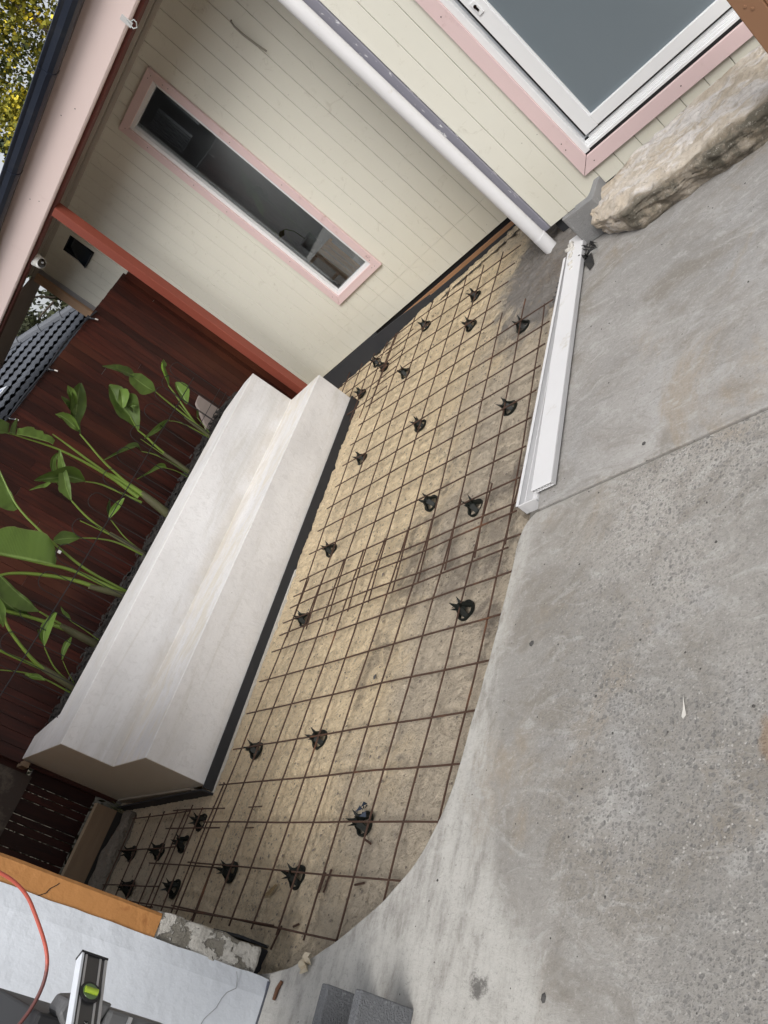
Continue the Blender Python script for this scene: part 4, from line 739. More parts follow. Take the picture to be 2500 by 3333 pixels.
for pi, p in enumerate(PL):
    bx, by, bz = p['base']; root = thing('strelitzia_plant', (bx, by, .72), PLAB[pi], 'plant', 'broad-leaved plants in the planter')
    for si, s_ in enumerate(p['stems']):
        pts = [Vector(q) for q in s_['p']]
        if si == 0 or (pts[0] - Vector(p['base'])).length < .12: pts = [pts[0] + (pts[0] - pts[1]).normalized() * .10] + pts
        # smooth
        q = pts
        for _ in range(2):
            r_ = [q[0]]
            for a, c in zip(q, q[1:]): r_ += [a.lerp(c, .25), a.lerp(c, .75)]
            q = r_ + [q[-1]]
        n = len(q); rad = [(s_['r'][0] + (s_['r'][1] - s_['r'][0]) * (i / (n - 1)) ** .7) * .62 for i in range(n)]
        bb = MB(); bb.tube(q, rad, 9); bb.build('stalk', STEM, root, smooth=True)
    b0 = Vector(p['stems'][0]['p'][0]); b1 = Vector(p['stems'][0]['p'][1]); d = (b1 - b0).normalized(); r0 = p['stems'][0]['r'][0]
    bb = MB(); bb.tube([b0 - d * .10, b0 + d * .04, b0 + d * .16, b0 + d * .26], [r0 * .72, r0 * .70, r0 * .64, r0 * .50], 10); bb.build('stalk_base', TRUNKP, root, smooth=True)
    for li, l in enumerate(p['leaves']):
        o = bpy.data.objects.new('leaf', leafmesh(l['l'], l['fold'], pi * 7 + li)); COL.objects.link(o); o.parent = root; o.matrix_parent_inverse = Matrix.Translation(root.location).inverted()
tg = box('plant_tag', (-5.224, 2.112, 1.250), (-5.221, 2.134, 1.272), PAPER); tag(tg, 'tiny white paper tag hanging beside the huge oval leaf', 'tag')
bb = MB(); 

# wire hoop border
wf = thing('wire_border', (-5.2, 2.7, .72), 'black bow-topped wire garden border standing in the planter', 'wire border')
for yc in (3.955, 3.80, 3.672, 3.48, 3.243, 3.02, 2.804, 2.578, 2.348, 2.126, 1.899, 1.671, 1.44, 1.22):
    r = .068; pts = [(-5.2, yc + r, .70), (-5.2, yc + r, 1.22)] + [(-5.2 + .004 * math.sin(k), yc + r * math.cos(PI * k / 8), 1.225 + .06 * math.sin(PI * k / 8)) for k in range(1, 8)] + [(-5.2, yc - r, 1.22), (-5.2, yc - r, .70)]
    bb = MB(); bb.tube(pts, .0030, 5); bb.build('hoop', WIRE, wf)
    if yc > 3.6:
        for dz in (.78, .83, .88):
            pass
bb = MB(); bb.tube([(-5.19, 3.976, 1.087), (-5.19, 2.9, 1.094), (-5.19, 1.953, 1.098), (-5.19, 1.0, 1.12)], .0038, 6); bb.build('rail_wire', WIRE, wf)
for zz in (.80, .86):
    bb = MB(); bb.tube([(-5.195, 4.05, zz), (-5.195, 3.6, zz)], .0025, 6); bb.build('rail_wire', WIRE, wf)

# ------------------------------------------------------------------ alley bits
sl_ = thing('timber_sleeper', (-5.44, .5, .05), 'weathered timber sleeper on edge in front of the slatted gate', 'timber')
box('sleeper_face', (-5.452, .20, .085), (-5.400, .822, .2255), TIMB, sl_, bevel=.003)
box('sleeper_top', (-5.452, .20, .2262), (-5.400, .822, .229), TIMB_LIT, sl_)
box('sleeper_footing', (-5.45, .20, -.05), (-5.41, .82, .084), simple('sleeper_dark', (.02, .018, .015), bump=0), sl_)
bb = MB(); random.seed(9)
for k in range(700):
    x_, y_ = random.uniform(-5.72, -5.47), random.uniform(.2, .88); h = random.uniform(.03, .13); a = random.random() * 2 * PI; l = random.uniform(.01, .06)
    p = Vector((x_, y_, .02)); q = p + Vector((math.cos(a) * l, math.sin(a) * l, h)); s_ = Vector((-math.sin(a), math.cos(a), 0)) * .003
    bb.add([p - s_, p + s_, q + Vector((0, 0, -h * .1))], [(0, 1, 2)])
bb.build('grass', GRASS, kind='stuff', label='tufts of green and straw grass between gate and sleeper', cat='grass')
bb = MB(); random.seed(19)
for k in range(2600):
    p = Vector((random.uniform(-6.5, -5.95), random.uniform(-.1, 1.1), random.uniform(.0, 1.1))); a = Vector((random.uniform(-1, 1), random.uniform(-1, 1), random.uniform(-.5, 1))).normalized() * random.uniform(.03, .09); c = a.orthogonal().normalized() * .012
    bb.add([p, p + a * .5 + c, p + a, p + a * .5 - c], [(0, 1, 2, 3)])
bb.build('undergrowth', simple('undergrowth_m', (.05, .06, .03), (.20, .18, .12), 14, .8, bump=0), kind='stuff', label='tangled green and straw undergrowth glimpsed through the gate slats', cat='undergrowth')
def rocky(name, lo, hi, mt, n=(16, 10, 6), amp=.02, sc=6, seed=0, pw=.0, **kw):
    bm = bmesh.new(); bmesh.ops.create_cube(bm, size=2)
    bmesh.ops.subdivide_edges(bm, edges=bm.edges[:], cuts=n[0], use_grid_fill=True)
    me = bpy.data.meshes.new(name)
    c = [(a + b_) / 2 for a, b_ in zip(lo, hi)]; hh = [(b_ - a) / 2 for a, b_ in zip(lo, hi)]
    for v in bm.verts:
        p = v.co.copy(); l = (abs(p.x) ** 5 + abs(p.y) ** 5 + abs(p.z) ** 5) ** .2; q = p / l if pw == 0 else p.lerp(p / l, 1 - pw)
        w = Vector((c[0] + q.x * hh[0], c[1] + q.y * hh[1], c[2] + q.z * hh[2]))
        d = amp * (N3(w.x * sc, w.y * sc, w.z * sc + seed) + .5 * N3(w.x * sc * 2.7, w.y * sc * 2.7, w.z * sc * 2.7 + seed))
        dn = Vector((q.x / hh[0], q.y / hh[1], q.z / hh[2])).normalized()
        v.co = w + dn * d
    bm.to_mesh(me); bm.free(); me.materials.append(mt); me.polygons.foreach_set('use_smooth', [True] * len(me.polygons))
    o = bpy.data.objects.new(name, me); COL.objects.link(o); tag(o, **kw); return o
rocky('old_kerb', (-5.36, .19, -.06), (-5.20, .84, .075), simple('dark_rock', (.24, .215, .18), (.12, .105, .085), 12, .9, 50, 1., .03), amp=.03, sc=7, label='dark rough stone kerb beside the timber sleeper', cat='kerb')

# ------------------------------------------------------------------ garden wall end (white + orange) at lower left
gw = thing('garden_wall', (-3.6, -.2, 0), 'thick garden wall with white and orange painted render, broken open at its foot', 'wall')
WX = -2.76
box('wall_core', (-6.2, -1.2, .56), (WX - .055, .185, 2.6), OPAINT, gw)
box('wall_footing', (-6.2, -1.2, .14), (WX - .08, .165, .56), MASON, gw)
box('wall_footing', (-6.2, -1.2, -.1), (-3.12, .160, .14), MASON, gw)
box('wall_footing', (-3.12, -1.2, -.1), (WX - .04, .05, .14), MASON, gw)
def facade(y0_, y1_, z0_, z1_, xf, mt, name, amp=.002, ny_=10, nz_=50, edgen=.006, rx0=0.):
    bb = MB()
    for j in range(nz_ + 1):
        for i in range(ny_ + 1):
            y_ = y0_ + (y1_ - y0_) * i / ny_; z_ = z0_ + (z1_ - z0_) * j / nz_
            x_ = xf + amp * N3(y_ * 12, z_ * 12, 4)
            if i == ny_: y_ += edgen * N3(0, z_ * 9, 2); x_ -= .008
            if i == 0: x_ -= 0
            if j == 0: z_ += edgen * N3(y_ * 20, 0, 8)
            bb.v.append((x_, y_, z_))
    n0 = len(bb.v); bb.v += [(v[0] - .05, v[1], v[2]) for v in bb.v]
    Wd = ny_ + 1
    for j in range(nz_):
        for i in range(ny_): o = j * Wd + i; bb.f.append((o, o + 1, o + Wd + 1, o + Wd))
    for j in range(nz_):
        for i in (0, ny_): o = j * Wd + i; bb.f.append((o, o + Wd, o + Wd + n0, o + n0))
    for i in range(ny_):
        for j in (0, nz_): o = j * Wd + i; bb.f.append((o, o + 1, o + 1 + n0, o + n0))
    return bb.build(name, mt, gw, smooth=False)
facade(-1.2, .1165, .102, 2.6, WX, WPAINT, 'white_render', .0025, 24, 60)
facade(.114, .190, .565, 2.6, WX - .012, OPAINT, 'orange_render', .002, 8, 50, .002)
box('blue_paint_line', (WX - .03, -.6, .10), (WX + .0015, .110, .108), BPAINT, gw)
# crack lines in the render
bb = MB(); cr = [(.106, .24), (.088, .23), (.06, .222), (.04, .25), (.02, .262), (-.01, .27), (-.05, .30), (-.09, .31), (-.15, .35)]
for (a, c) in zip(cr, cr[1:]): bb.tube([(WX + .0015, a[0], a[1]), (WX + .0015, c[0], c[1])], .0012, 4)
bb.build('render_crack', simple('crack', (.35, .36, .38), bump=0), gw)
bb = MB(); cr = [(.168, .930), (.160, .935), (.145, .950), (.130, .955), (.116, .975)]
for (a, c) in zip(cr, cr[1:]): bb.tube([(WX - .0105, a[0], a[1]), (WX - .0105, c[0], c[1])], .0016, 4)
bb.build('render_crack', BLACK, gw)
o = rocky('exposed_masonry', (WX - .09, .10, .155), (WX - .014, .200, .572), MASON, n=(20, 0, 0), amp=.012, sc=14, pw=.55)
for key in list(o.keys()):
    pass
o.parent = gw; o.matrix_parent_inverse = Matrix.Translation(gw.location).inverted(); o['label'] = 'bare grey stone where the render has broken away'
# foam around the wall foot
wf2 = thing('corner_foam', (-2.95, .18, 0), 'black foam strip wrapped round the foot of the orange wall', 'foam strip')
strip('foam_length', [(-3.35, .235, .10), (-3.1, .228, .105), (-3.03, .222, .085)], -.02, .10, .010, FOAM, wf2)
strip('foam_length', [(-3.060, .110, .064), (-3.045, .160, .066), (-3.018, .212, .066)], -.02, .066, .010, FOAM, wf2)

# ------------------------------------------------------------------ blocks near lower edge
def cblock(lo, hi, label, grp, ang):
    t_ = thing('concrete_block', ((lo[0] + hi[0]) / 2, (lo[1] + hi[1]) / 2, lo[2]), label, 'concrete block', grp)
    c = Vector(((lo[0] + hi[0]) / 2, hi[1], 0)); M_ = Matrix.Translation(c) @ Matrix.Rotation(ang, 4, 'Z') @ Matrix.Translation(-c)
    bb = MB(); bb.box(lo, hi, M_); bb.build('block_body', BLOCK, t_, bevel=.004)
cblock((-2.149, -.27, .1005), (-2.113, .127, .2855), 'dark grey concrete block on edge, the one nearer the white wall', 'concrete blocks standing on edge', .02)
cblock((-1.984, -.27, .1005), (-1.952, .132, .2855), 'dark grey concrete block on edge, the one farther from the white wall', 'concrete blocks standing on edge', .03)

# ------------------------------------------------------------------ hose, level, tools in the near left corner
hp = [(-1.95, .10, 1.42), (-1.95, .104, 1.33), (-1.95, .098, 1.277), (-1.95, .093, 1.243), (-1.95, .076, 1.201), (-1.95, .042, 1.161), (-1.95, .005, 1.121), (-1.95, -.025, 1.098), (-1.95, -.062, 1.086), (-1.95, -.102, 1.087), (-1.95, -.139, 1.097), (-1.95, -.20, 1.12), (-1.95, -.26, 1.12)]
q = [Vector(v) for v in hp]
for _ in range(2):
    r_ = [q[0]]
    for a, c in zip(q, q[1:]): r_ += [a.lerp(c, .25), a.lerp(c, .75)]
    q = r_ + [q[-1]]
bb = MB(); bb.tube(q, .0040, 10); bb.build('air_hose', HOSER, smooth=True, label='thin red hose hanging in a loop before the orange wall', cat='hose')
lv = thing('spirit_level', (-1.86, -.05, .99), 'grey spirit level on edge with a lime green vial', 'spirit level')
ax = Vector((.117, -.118, 0)).normalized(); sd_ = Vector((.7, .7, 0)).normalized()
O = Vector((-1.903, .013, .992))
ML = Matrix((ax.to_4d(), (-sd_).to_4d(), Vector((0, 0, 1, 0)), (O.x, O.y, O.z, 1))).transposed(); 
for r__ in range(3): ML[3][r__] = 0
ML[3][3] = 1
Lg = .5
def lb(name, lo, hi, mt, par=lv, bev=.0008):
    b_ = MB(); b_.box(lo, hi, ML); return b_.build(name, mt, par, bevel=bev)
lb('level_body', (0.002, .003, .002), (Lg, .022, .057), LEVD)
lb('top_rail', (0.002, 0, .055), (Lg, .025, .0605), LEVW)  # near-white rail: sky light on the top face put into the colour
lb('bottom_rail', (0.002, 0, 0), (Lg, .025, .006), LEVL)
lb('stripe', (0.002, .0015, .046), (Lg, .003, .051), LEVL); lb('stripe', (0.002, .0015, .013), (Lg, .003, .018), LEVL)
lb('end_cap', (-.003, -.001, -.001), (.002, .026, .0615), TOOLB)
Mv = ML @ Matrix.Translation((.090, .0005, .031)) @ Matrix.Rotation(PI / 2, 4, 'X')
bb = MB(); bb.lathe([(.0225, -.001), (.0225, .0035), (.018, .0045)], (0, 0, 0), 28, Mv); vr = bb.build('vial_ring', TOOLB, lv)
bb = MB(); bb.lathe([(.0172, .0046), (.0170, .0050)], (0, 0, 0), 24, Mv); bb.build('vial_window', VGRN, vr)
b_ = MB(); b_.tube([ML @ Vector((.090, -.006, .017)), ML @ Vector((.090, -.006, .045))], .0062, 10); b_.build('vial', VIAL, vr, smooth=True)
Mt = ML @ Matrix.Translation((.155, .0014, .030)) @ Matrix.Rotation(PI / 2, 4, 'X') 
lb('brand_patch', (.150, .0012, .024), (.190, .0016, .034), TOOLB)
ct = bpy.data.curves.new('t', 'FONT'); ct.body = 'XX'; ct.size = .012; ct.extrude = .0002
to = bpy.data.objects.new('t', ct); COL.objects.link(to); dg = bpy.context.evaluated_depsgraph_get(); me = bpy.data.meshes.new_from_object(to.evaluated_get(dg)); bpy.data.objects.remove(to)
me.materials.clear(); me.materials.append(LEVL); me.transform(ML @ Matrix.Translation((.153, .0010, .0255)) @ Matrix.Rotation(PI / 2, 4, 'X')); o = bpy.data.objects.new('lettering', me); COL.objects.link(o); o.parent = lv; o.matrix_parent_inverse = Matrix.Translation(lv.location).inverted()
tb = thing('tool_case', (-1.95, -.2, .1), 'black and grey tool case under the spirit level at the near left corner', 'tool case')
bb = MB(); bb.box((-2.30, -.50, .78), (-1.90, -.108, 1.085)); bb.build('case_body', TOOLB, tb, bevel=.006)
bb = MB(); pr = [(-.118, .97), (-.118, 1.035), (-.10, 1.052), (-.072, 1.046), (-.062, 1.01), (-.058, .95)]
bb.prism(pr, -1.97, -1.88, 0); bb.build('guard', TOOLG, tb, bevel=.006)
bb = MB(); bb.box((-1.95, -.30, .80), (-1.87, -.066, .955)); bb.build('case_side', TOOLG, tb, bevel=.008)
bb = MB(); bb.box((-1.868, -.20, .845), (-1.855, -.076, .875)); bb.build('latch', TOOLG, tb, bevel=.004)
bb = MB(); bb.box((-1.868, -.20, .905), (-1.860, -.070, .912)); bb.build('handle', LEVL, tb)
box('case_stand', (-2.25, -.50, .10), (-1.92, -.16, .78), TOOLB, tb)

# ------------------------------------------------------------------ drain channel
dr = thing('drain_channel', (-1.95, 2.8, .05), 'white plastic drain channel lying along the edge of the smooth slab', 'drain')
def along(t, off): return (-1.958 + (-2.005 + 1.958) * t + off, 1.894 + (3.616 - 1.894) * t)
def bar4(o0, o1, z0, z1, name, mt, par, t0=0, t1=1, A=along, bev=.001):
    b_ = MB(); (a, c), (d, e) = A(t0, o0), A(t1, o0); (f, g), (h, i) = A(t0, o1), A(t1, o1)
    b_.add([(a, c, z0), (f, g, z0), (h, i, z0), (d, e, z0), (a, c, z1), (f, g, z1), (h, i, z1), (d, e, z1)], [(3, 2, 1, 0), (4, 5, 6, 7), (0, 1, 5, 4), (1, 2, 6, 5), (2, 3, 7, 6), (3, 0, 4, 7)])
    return b_.build(name, mt, par, bevel=bev)
bar4(0, .10, .052, .058, 'channel_floor', PVC, dr); bar4(0, .004, .058, .112, 'channel_side', PVC, dr); bar4(.096, .10, .058, .105, 'channel_side', PVC, dr)
bar4(-.006, .010, .112, .116, 'channel_lip', PVC, dr); bar4(.018, .022, .058, .095, 'channel_ledge', PVC, dr)
bar4(0, .10, .052, .112, 'channel_end', PVC, dr, 0, .003)
bb = MB(); bb.box((-2.0, 1.91, -.03), (-1.87, 3.6, .05)); bb.build('bedding', SAND, dr)
cv = thing('drain_cover', (-1.85, 2.8, .12), 'white hollow plastic cover plank lying half across the drain channel', 'drain cover')
def along2(t, off): return (-1.862 + (-1.967 + 1.862) * t + off, 1.915 + (3.713 - 1.915) * t + .0)
for (z0, z1) in ((.117, .1195), (.1345, .137)): bar4(0, .105, z0, z1, 'cover_skin', PVC, cv, A=along2, bev=.0006)
for k in range(8):
    o_ = .0146 * k; bar4(o_, o_ + .0022, .1195, .1345, 'cover_web', PVC, cv, A=along2, bev=0)
bb = MB(); bb.box((-1.86, 1.96, .1196), (-1.76, 3.6, .1344)); 
bar4(.002, .103, .1197, .1343, 'cover_core', BLACK, cv, .012, .99, A=along2, bev=0)
bar4(.1055, .110, .115, .139, 'cover_edge', simple('cover_edge_m', (.42, .42, .43), bump=0), cv, A=along2)
random.seed(2)
for (x_, y_, r_) in ((-1.915, 3.47, .010), (-1.93, 3.54, .015), (-1.905, 3.42, .008), (-1.945, 3.63, .019), (-1.925, 3.60, .012)):
    o = rocky('plaster_lump', (x_ - r_, y_ - r_ * 1.4, .132), (x_ + r_, y_ + r_ * 1.4, .132 + r_ * .8), PLASTER, n=(5, 0, 0), amp=.012, sc=40, seed=x_ * 50)
    o.parent = cv; o.matrix_parent_inverse = Matrix.Translation(cv.location).inverted()

# ------------------------------------------------------------------ besser block, boulder, plastic
cb = thing('besser_block', (-1.76, 3.69, .1), 'grey hollow concrete block with an open core against the cream wall', 'concrete block')
M_ = Matrix.Translation((-1.755, 3.69, 0)) @ Matrix.Rotation(-.10, 4, 'Z')
bb = MB()
outer = [(-.105, -.09), (.10, -.095), (.10, .095), (-.105, .095)]
inner = [(.062 * math.cos(a) * 1.0 - .005, .058 * math.sin(a) + .0) for a in [2 * PI * k / 20 for k in range(20)]]
# C-shaped plan, open towards the wall
C_ = [(-.105, -.058), (-.105, -.082), (-.092, -.095), (.10, -.095), (.10, .095), (.062, .095), (.062, -.005), (.055, -.03), (.035, -.052), (.01, -.058)]
pts = [M_ @ Vector((a, c, 0)) for a, c in C_]
bb.prism([(p.x, p.y) for p in pts], .1005, .292); bb.build('block_body', BLOCK2, cb, bevel=.004)
bb = MB(); C2 = [M_ @ Vector((a, c, 0)) for a, c in [(-.105, -.0575), (.009, -.0575), (.0345, -.0515), (.0545, -.0295), (.0615, -.004), (.0615, .094), (-.105, .094)]]
bb.prism([(p.x, p.y) for p in C2], .1005, .24); bb.build('block_web', BLOCK2, cb, bevel=.004)
# boulder
bm = bmesh.new(); bmesh.ops.create_cube(bm, size=2); bmesh.ops.subdivide_edges(bm, edges=bm.edges[:], cuts=105, use_grid_fill=True)
def bshape(p):
    l = (abs(p.x) ** 22 + abs(p.y) ** 22 + abs(p.z) ** 22) ** (1 / 22.); q = p * (max(abs(p.x), abs(p.y), abs(p.z)) / max(l, 1e-6)) if l > 0 else p
    x_ = -.92 + q.x * .80; 
    t = (x_ + 1.72) / 1.6
    yf = 3.365 - .05 * t + .035 * N3(x_ * 2.6, 0, 3) + .018 * N3(x_ * 9, 1, 3); yb = 3.80 + .10 * min(1, max(0, t) * 2.5) + .025 * N3(x_ * 5, 7, 1)
    if t < .16: yf += .16 * (1 - max(t, 0) / .16) ** 1.5; yb -= .13 * (1 - max(t, 0) / .16)
    zt = .252 + .008 * N3(x_ * 3, q.y * 1.5, 5)
    y_ = yf + (yb - yf) * (q.y + 1) / 2; z_ = .09 + (zt - .09) * (q.z + 1) / 2
    if q.y < 0: y_ += .05 * (max(0, .5 - (q.z + 1) / 2)) * 1.2 * -q.y          # undercut foot
    if q.z > .2: z_ -= .060 * max(0, -q.y - .50) * (q.z)                        # worn front arris
    w = Vector((x_, y_, z_))
    cv_ = noise.voronoi(Vector((x_ * 7 + .6 * N3(x_ * 6, y_ * 6, z_ * 6), y_ * 9, z_ * 11)))[0]
    d = .006 * N3(x_ * 7, y_ * 7, z_ * 7) + .007 * N3(x_ * 18, y_ * 18, z_ * 18 + 4) + .007 * N3(x_ * 45, y_ * 45, z_ * 45) + .026 * (cv_[1] - cv_[0] - .3) * (1 if q.y < -.5 else .5)
    rid = abs(N3(x_ * 5, y_ * 9 + x_ * 3, 12)); d -= .012 * max(0, .12 - rid) / .12
    fr = N3(x_ * 11, z_ * 26, 2.); 
    if q.y < -.5: d += .014 * abs(fr)
    n_ = Vector((p.x if abs(p.x) > .98 else 0, p.y if abs(p.y) > .98 else 0, p.z if abs(p.z) > .98 else 0))
    if n_.length == 0: n_ = Vector((0, 0, 1))
    w += n_.normalized() * d
    if q.z < -.9: w.z = min(w.z, .10)
    return w
for v in bm.verts: v.co = bshape(v.co.copy())
me = bpy.data.meshes.new('boulder'); bm.to_mesh(me); bm.free(); me.materials.append(ROCK); me.polygons.foreach_set('use_smooth', [True] * len(me.polygons))
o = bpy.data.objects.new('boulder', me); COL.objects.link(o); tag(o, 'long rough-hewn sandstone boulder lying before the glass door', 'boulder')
# crumpled black plastic
bb = MB(); random.seed(21)
for k in range(9):
    c = Vector((-1.83 + random.uniform(-.03, .05), 3.51 + random.uniform(-.08, .05), .112)); a = random.uniform(-1.0, -.2)
    d = Vector((math.cos(a), math.sin(a), random.uniform(-.1, .3))) * random.uniform(.03, .07); e = Vector((-d.y, d.x, 0)) * .35
    bb.add([c - d - e, c - e * .4 + Vector((0, 0, .02)), c + d, c + e * .5 + Vector((0, 0, .012)), c - d + e, c + Vector((0, 0, .03))], [(0, 1, 5), (1, 2, 5), (2, 3, 5), (3, 4, 5), (4, 0, 5)])
bb.build('plastic_scrap', PLASB, label='crumpled black plastic scrap at the end of the boulder', cat='plastic scrap')
bb = MB(); bb.add([(-1.86, 3.46, .105), (-1.80, 3.47, .115), (-1.775, 3.36, .104), (-1.80, 3.33, .104), (-1.83, 3.40, .125), (-1.79, 3.42, .13)], [(0, 4, 5, 1), (4, 3, 2, 5), (0, 3, 4), (1, 5, 2)])
bb.build('plastic_scrap', PLASB, label='folded black plastic tongue on the slab by the drain cover', cat='plastic scrap')
# brown post at upper right
bp = thing('brown_post', (-.62, 3.24, .1), 'brown painted square post close by at the upper right', 'post')
box('post_shaft', (-.677, 3.20, .10), (-.597, 3.28, 3.2), BROWNP, bp, bevel=.003)
box('post_shaft', (-.596, 3.215, .10), (-.54, 3.27, 3.2), BROWNP, bp, bevel=.003)
for (x_, z_) in ((-.632, .617), (-.646, .640)):
    bb = MB(); bb.lathe([(.006, 0), (.005, .003), (.002, .0035)], (0, 0, 0), 12, Matrix.Translation((x_, 3.2, z_)) @ Matrix.Rotation(PI / 2, 4, 'X')); bb.build('screw_head', BROWNP, bp)

# ------------------------------------------------------------------ reinforcing mesh
def bar(parent, p0, p1, r=.0040, seed=0, z=.05, kink=None, name='bar'):
    rr = random.Random(seed); n = max(3, int((Vector(p1) - Vector(p0)).length / .18)); pts = []
    for i in range(n + 1):
        t = i / n; p = Vector(p0 + (z,)).lerp(Vector(p1 + (z,)), t) if len(p0) == 2 else Vector(p0).lerp(Vector(p1), t)
        p += Vector((.0035 * N3(p.x * 3, p.y * 3, seed), .0035 * N3(p.x * 3, p.y * 3, seed + 9), .009 * N3(p.x * 2.1, p.y * 2.1, 1)))
        pts.append(p)
    bb = MB(); bb.tube(pts, r, 6); return bb.build(name, RUST, parent, smooth=True)
def slabx(y):   # free edge of the slab
    for (a, c) in zip(se, se[1:]):
        if min(a[1], c[1]) <= y <= max(a[1], c[1]): return a[0] + (c[0] - a[0]) * (y - a[1]) / (c[1] - a[1] + 1e-9)
    return -1.97
mA = thing('reinforcing_mesh', (-3, 1.2, .05), 'near sheet of rusty reinforcing mesh beside the curved slab edge', 'steel mesh', 'reinforcing mesh sheets')
for i, xx in enumerate([-3.91, -3.71, -3.51, -3.311, -3.111, -2.908, -2.705, -2.498, -2.287, -2.095]):
    y0_ = [.27, .27, .27, .27, .27, .265, .262, .265, .40, .60][i]
    bar(mA, (xx + .022 * (y0_ - .69), y0_), (xx + .022 * 1.53, 2.20), seed=i, z=.046)
for i, (ya, yb) in enumerate([(.318, .262), (.519, .470), (.718, .660), (.913, .855), (1.11, 1.048), (1.317, 1.244), (1.515, 1.433), (1.709, 1.621), (1.906, 1.80), (2.094, 1.992)]):
    xr = max(-2.6, slabx(yb) - .004) if yb < 1.85 else -2.04
    if i == 0: xr = -2.50
    bar(mA, (-3.985, ya), (xr, ya + (yb - ya) * (xr + 3.985) / 1.95), seed=20 + i, z=.055)
mB = thing('reinforcing_mesh', (-3, 3.2, .05), 'far sheet of rusty reinforcing mesh between the drain channel and the cream wall', 'steel mesh', 'reinforcing mesh sheets')
yl = [1.811, 2.003, 2.198, 2.401, 2.588, 2.779, 2.97, 3.163, 3.36, 3.561, 3.755, 3.955, 4.15, 4.345, 4.54]
yr = [1.745, 1.935, 2.133, 2.322, 2.504, 2.688, 2.859, 3.029, 3.209, 3.388, 3.56, 3.74, 3.92, 4.09, 4.26]
for i, (ya, yb) in enumerate(zip(yl, yr)):
    xl = -3.955 - .05 * i / 10; xr = -2.04 - .05 * i / 9
    if i >= 10: xr = -2.60 + .015 * (i - 10)
    yb2 = ya + (yb - ya) * (xr - xl) / 1.93
    if i < 2: xr = -2.02
    bar(mB, (xl, ya), (xr, yb2), seed=50 + i, z=.060)
for i, (xx, yt) in enumerate([(-3.895, 4.58), (-3.672, 4.60), (-3.455, 4.60), (-3.252, 4.58), (-3.062, 4.56), (-2.868, 4.50), (-2.67, 4.46), (-2.475, 3.66), (-2.275, 3.62), (-2.09, 3.42)]):
    bar(mB, (xx + .035, 1.78), (xx - .06, 3.30), seed=70 + i, z=.052); bar(mB, (xx - .06, 3.30), (xx - .072, yt), seed=70 + i, z=.052)
mC = thing('reinforcing_mesh', (-4.6, .6, .05), 'small sheet of rusty mesh in the alley between bench and orange wall', 'steel mesh', 'reinforcing mesh sheets')
for i, (a, c) in enumerate([((-5.107, .80), (-5.09, .25)), ((-4.861, .798), (-4.835, .25)), ((-4.647, .806), (-4.650, .25)), ((-4.436, .807), (-4.453, .25)), ((-4.240, .819), (-4.264, .25))]):
    bar(mC, a, c, seed=90 + i, z=.050)
for i, (a, c) in enumerate([((-5.115, .773), (-4.218, .782)), ((-5.109, .578), (-4.234, .595)), ((-5.107, .380), (-4.24, .397))]): bar(mC, a, c, seed=100 + i, z=.058)
mE = thing('reinforcing_mesh', (-4.1, .5, .05), 'overlapping strip of rusty mesh at the near corner of the bench', 'steel mesh', 'reinforcing mesh sheets')
for i, (a, c) in enumerate([((-4.322, .803), (-4.356, .27)), ((-4.108, .804), (-4.125, .26)), ((-3.962, .93), (-3.990, .255)), ((-3.72, .66), (-3.715, .26))]): bar(mE, a, c, seed=110 + i, z=.042)
for i, (a, c) in enumerate([((-4.515, .804), (-3.812, .785)), ((-4.513, .701), (-3.783, .687)), ((-4.544, .515), (-3.617, .501)), ((-4.557, .312), (-2.928, .292)), ((-4.462, .298), (-4.246, .30))]): bar(mE, a, c, seed=120 + i, z=.064 if i == 3 else .048)
mD = thing('reinforcing_mesh', (-4.4, 4.3, .05), 'small sheet of rusty mesh tucked behind the far end of the bench', 'steel mesh', 'reinforcing mesh sheets')
for i, (a, c) in enumerate([((-4.673, 4.609), (-4.62, 3.9)), ((-4.469, 4.565), (-4.42, 3.9)), ((-4.289, 4.569), (-4.23, 3.75)), ((-4.12, 4.59), (-4.08, 3.7)), ((-4.01, 4.60), (-3.98, 3.75))]): bar(mD, a, c, seed=130 + i, z=.046)
for i, yy in enumerate([3.86, 4.05, 4.23, 4.42]): bar(mD, (-4.78, yy + .03), (-3.78 + .03 * i, yy - .02), seed=140 + i, z=.052)
# loose short bars
sb = thing('short_bars', (0, 0, 0), 'x', 'y'); bpy.data.objects.remove(sb)
def scrap(p0, p1, label, r=.0042, z=.012):
    bb = MB(); bb.tube([p0 + (z,), p1 + (z,)], r, 7); o = bb.build('bar_offcut', RUST, smooth=True); tag(o, label, 'steel offcut', 'steel bar offcuts')
def around(c, l, a): return (c[0] - l / 2 * math.cos(a), c[1] - l / 2 * math.sin(a)), (c[0] + l / 2 * math.cos(a), c[1] + l / 2 * math.sin(a))
for c, l, a, lab in [((-2.526, .619), .05, -.35, 'short steel offcut on the sand just nearer than the blue scrap'), ((-2.505, .471), .055, .15, 'stubby steel offcut on the sand near the curved slab edge'),
                     ((-2.756, .469), .075, 1.45, 'left one of two parallel steel offcuts pressed into the sand'), ((-2.722, .476), .085, 1.45, 'right one of two parallel steel offcuts pressed into the sand'),
                     ((-2.97, .262), .09, 1.25, 'steel offcut beyond the end of a mesh bar near the white wall'), ((-2.851, .313), .035, .3, 'tiny steel offcut beside the last cross bar near the slab tip')]:
    scrap(*around(c, l, a), lab, z=.014)
scrap((-3.609, .792), (-3.474, .790), 'thin steel offcut lying between mesh bars in front of the bench corner', .003, .02)
scrap((-3.568, .692), (-3.481, .691), 'shorter thin steel offcut under the mesh before the bench corner', .003, .02)
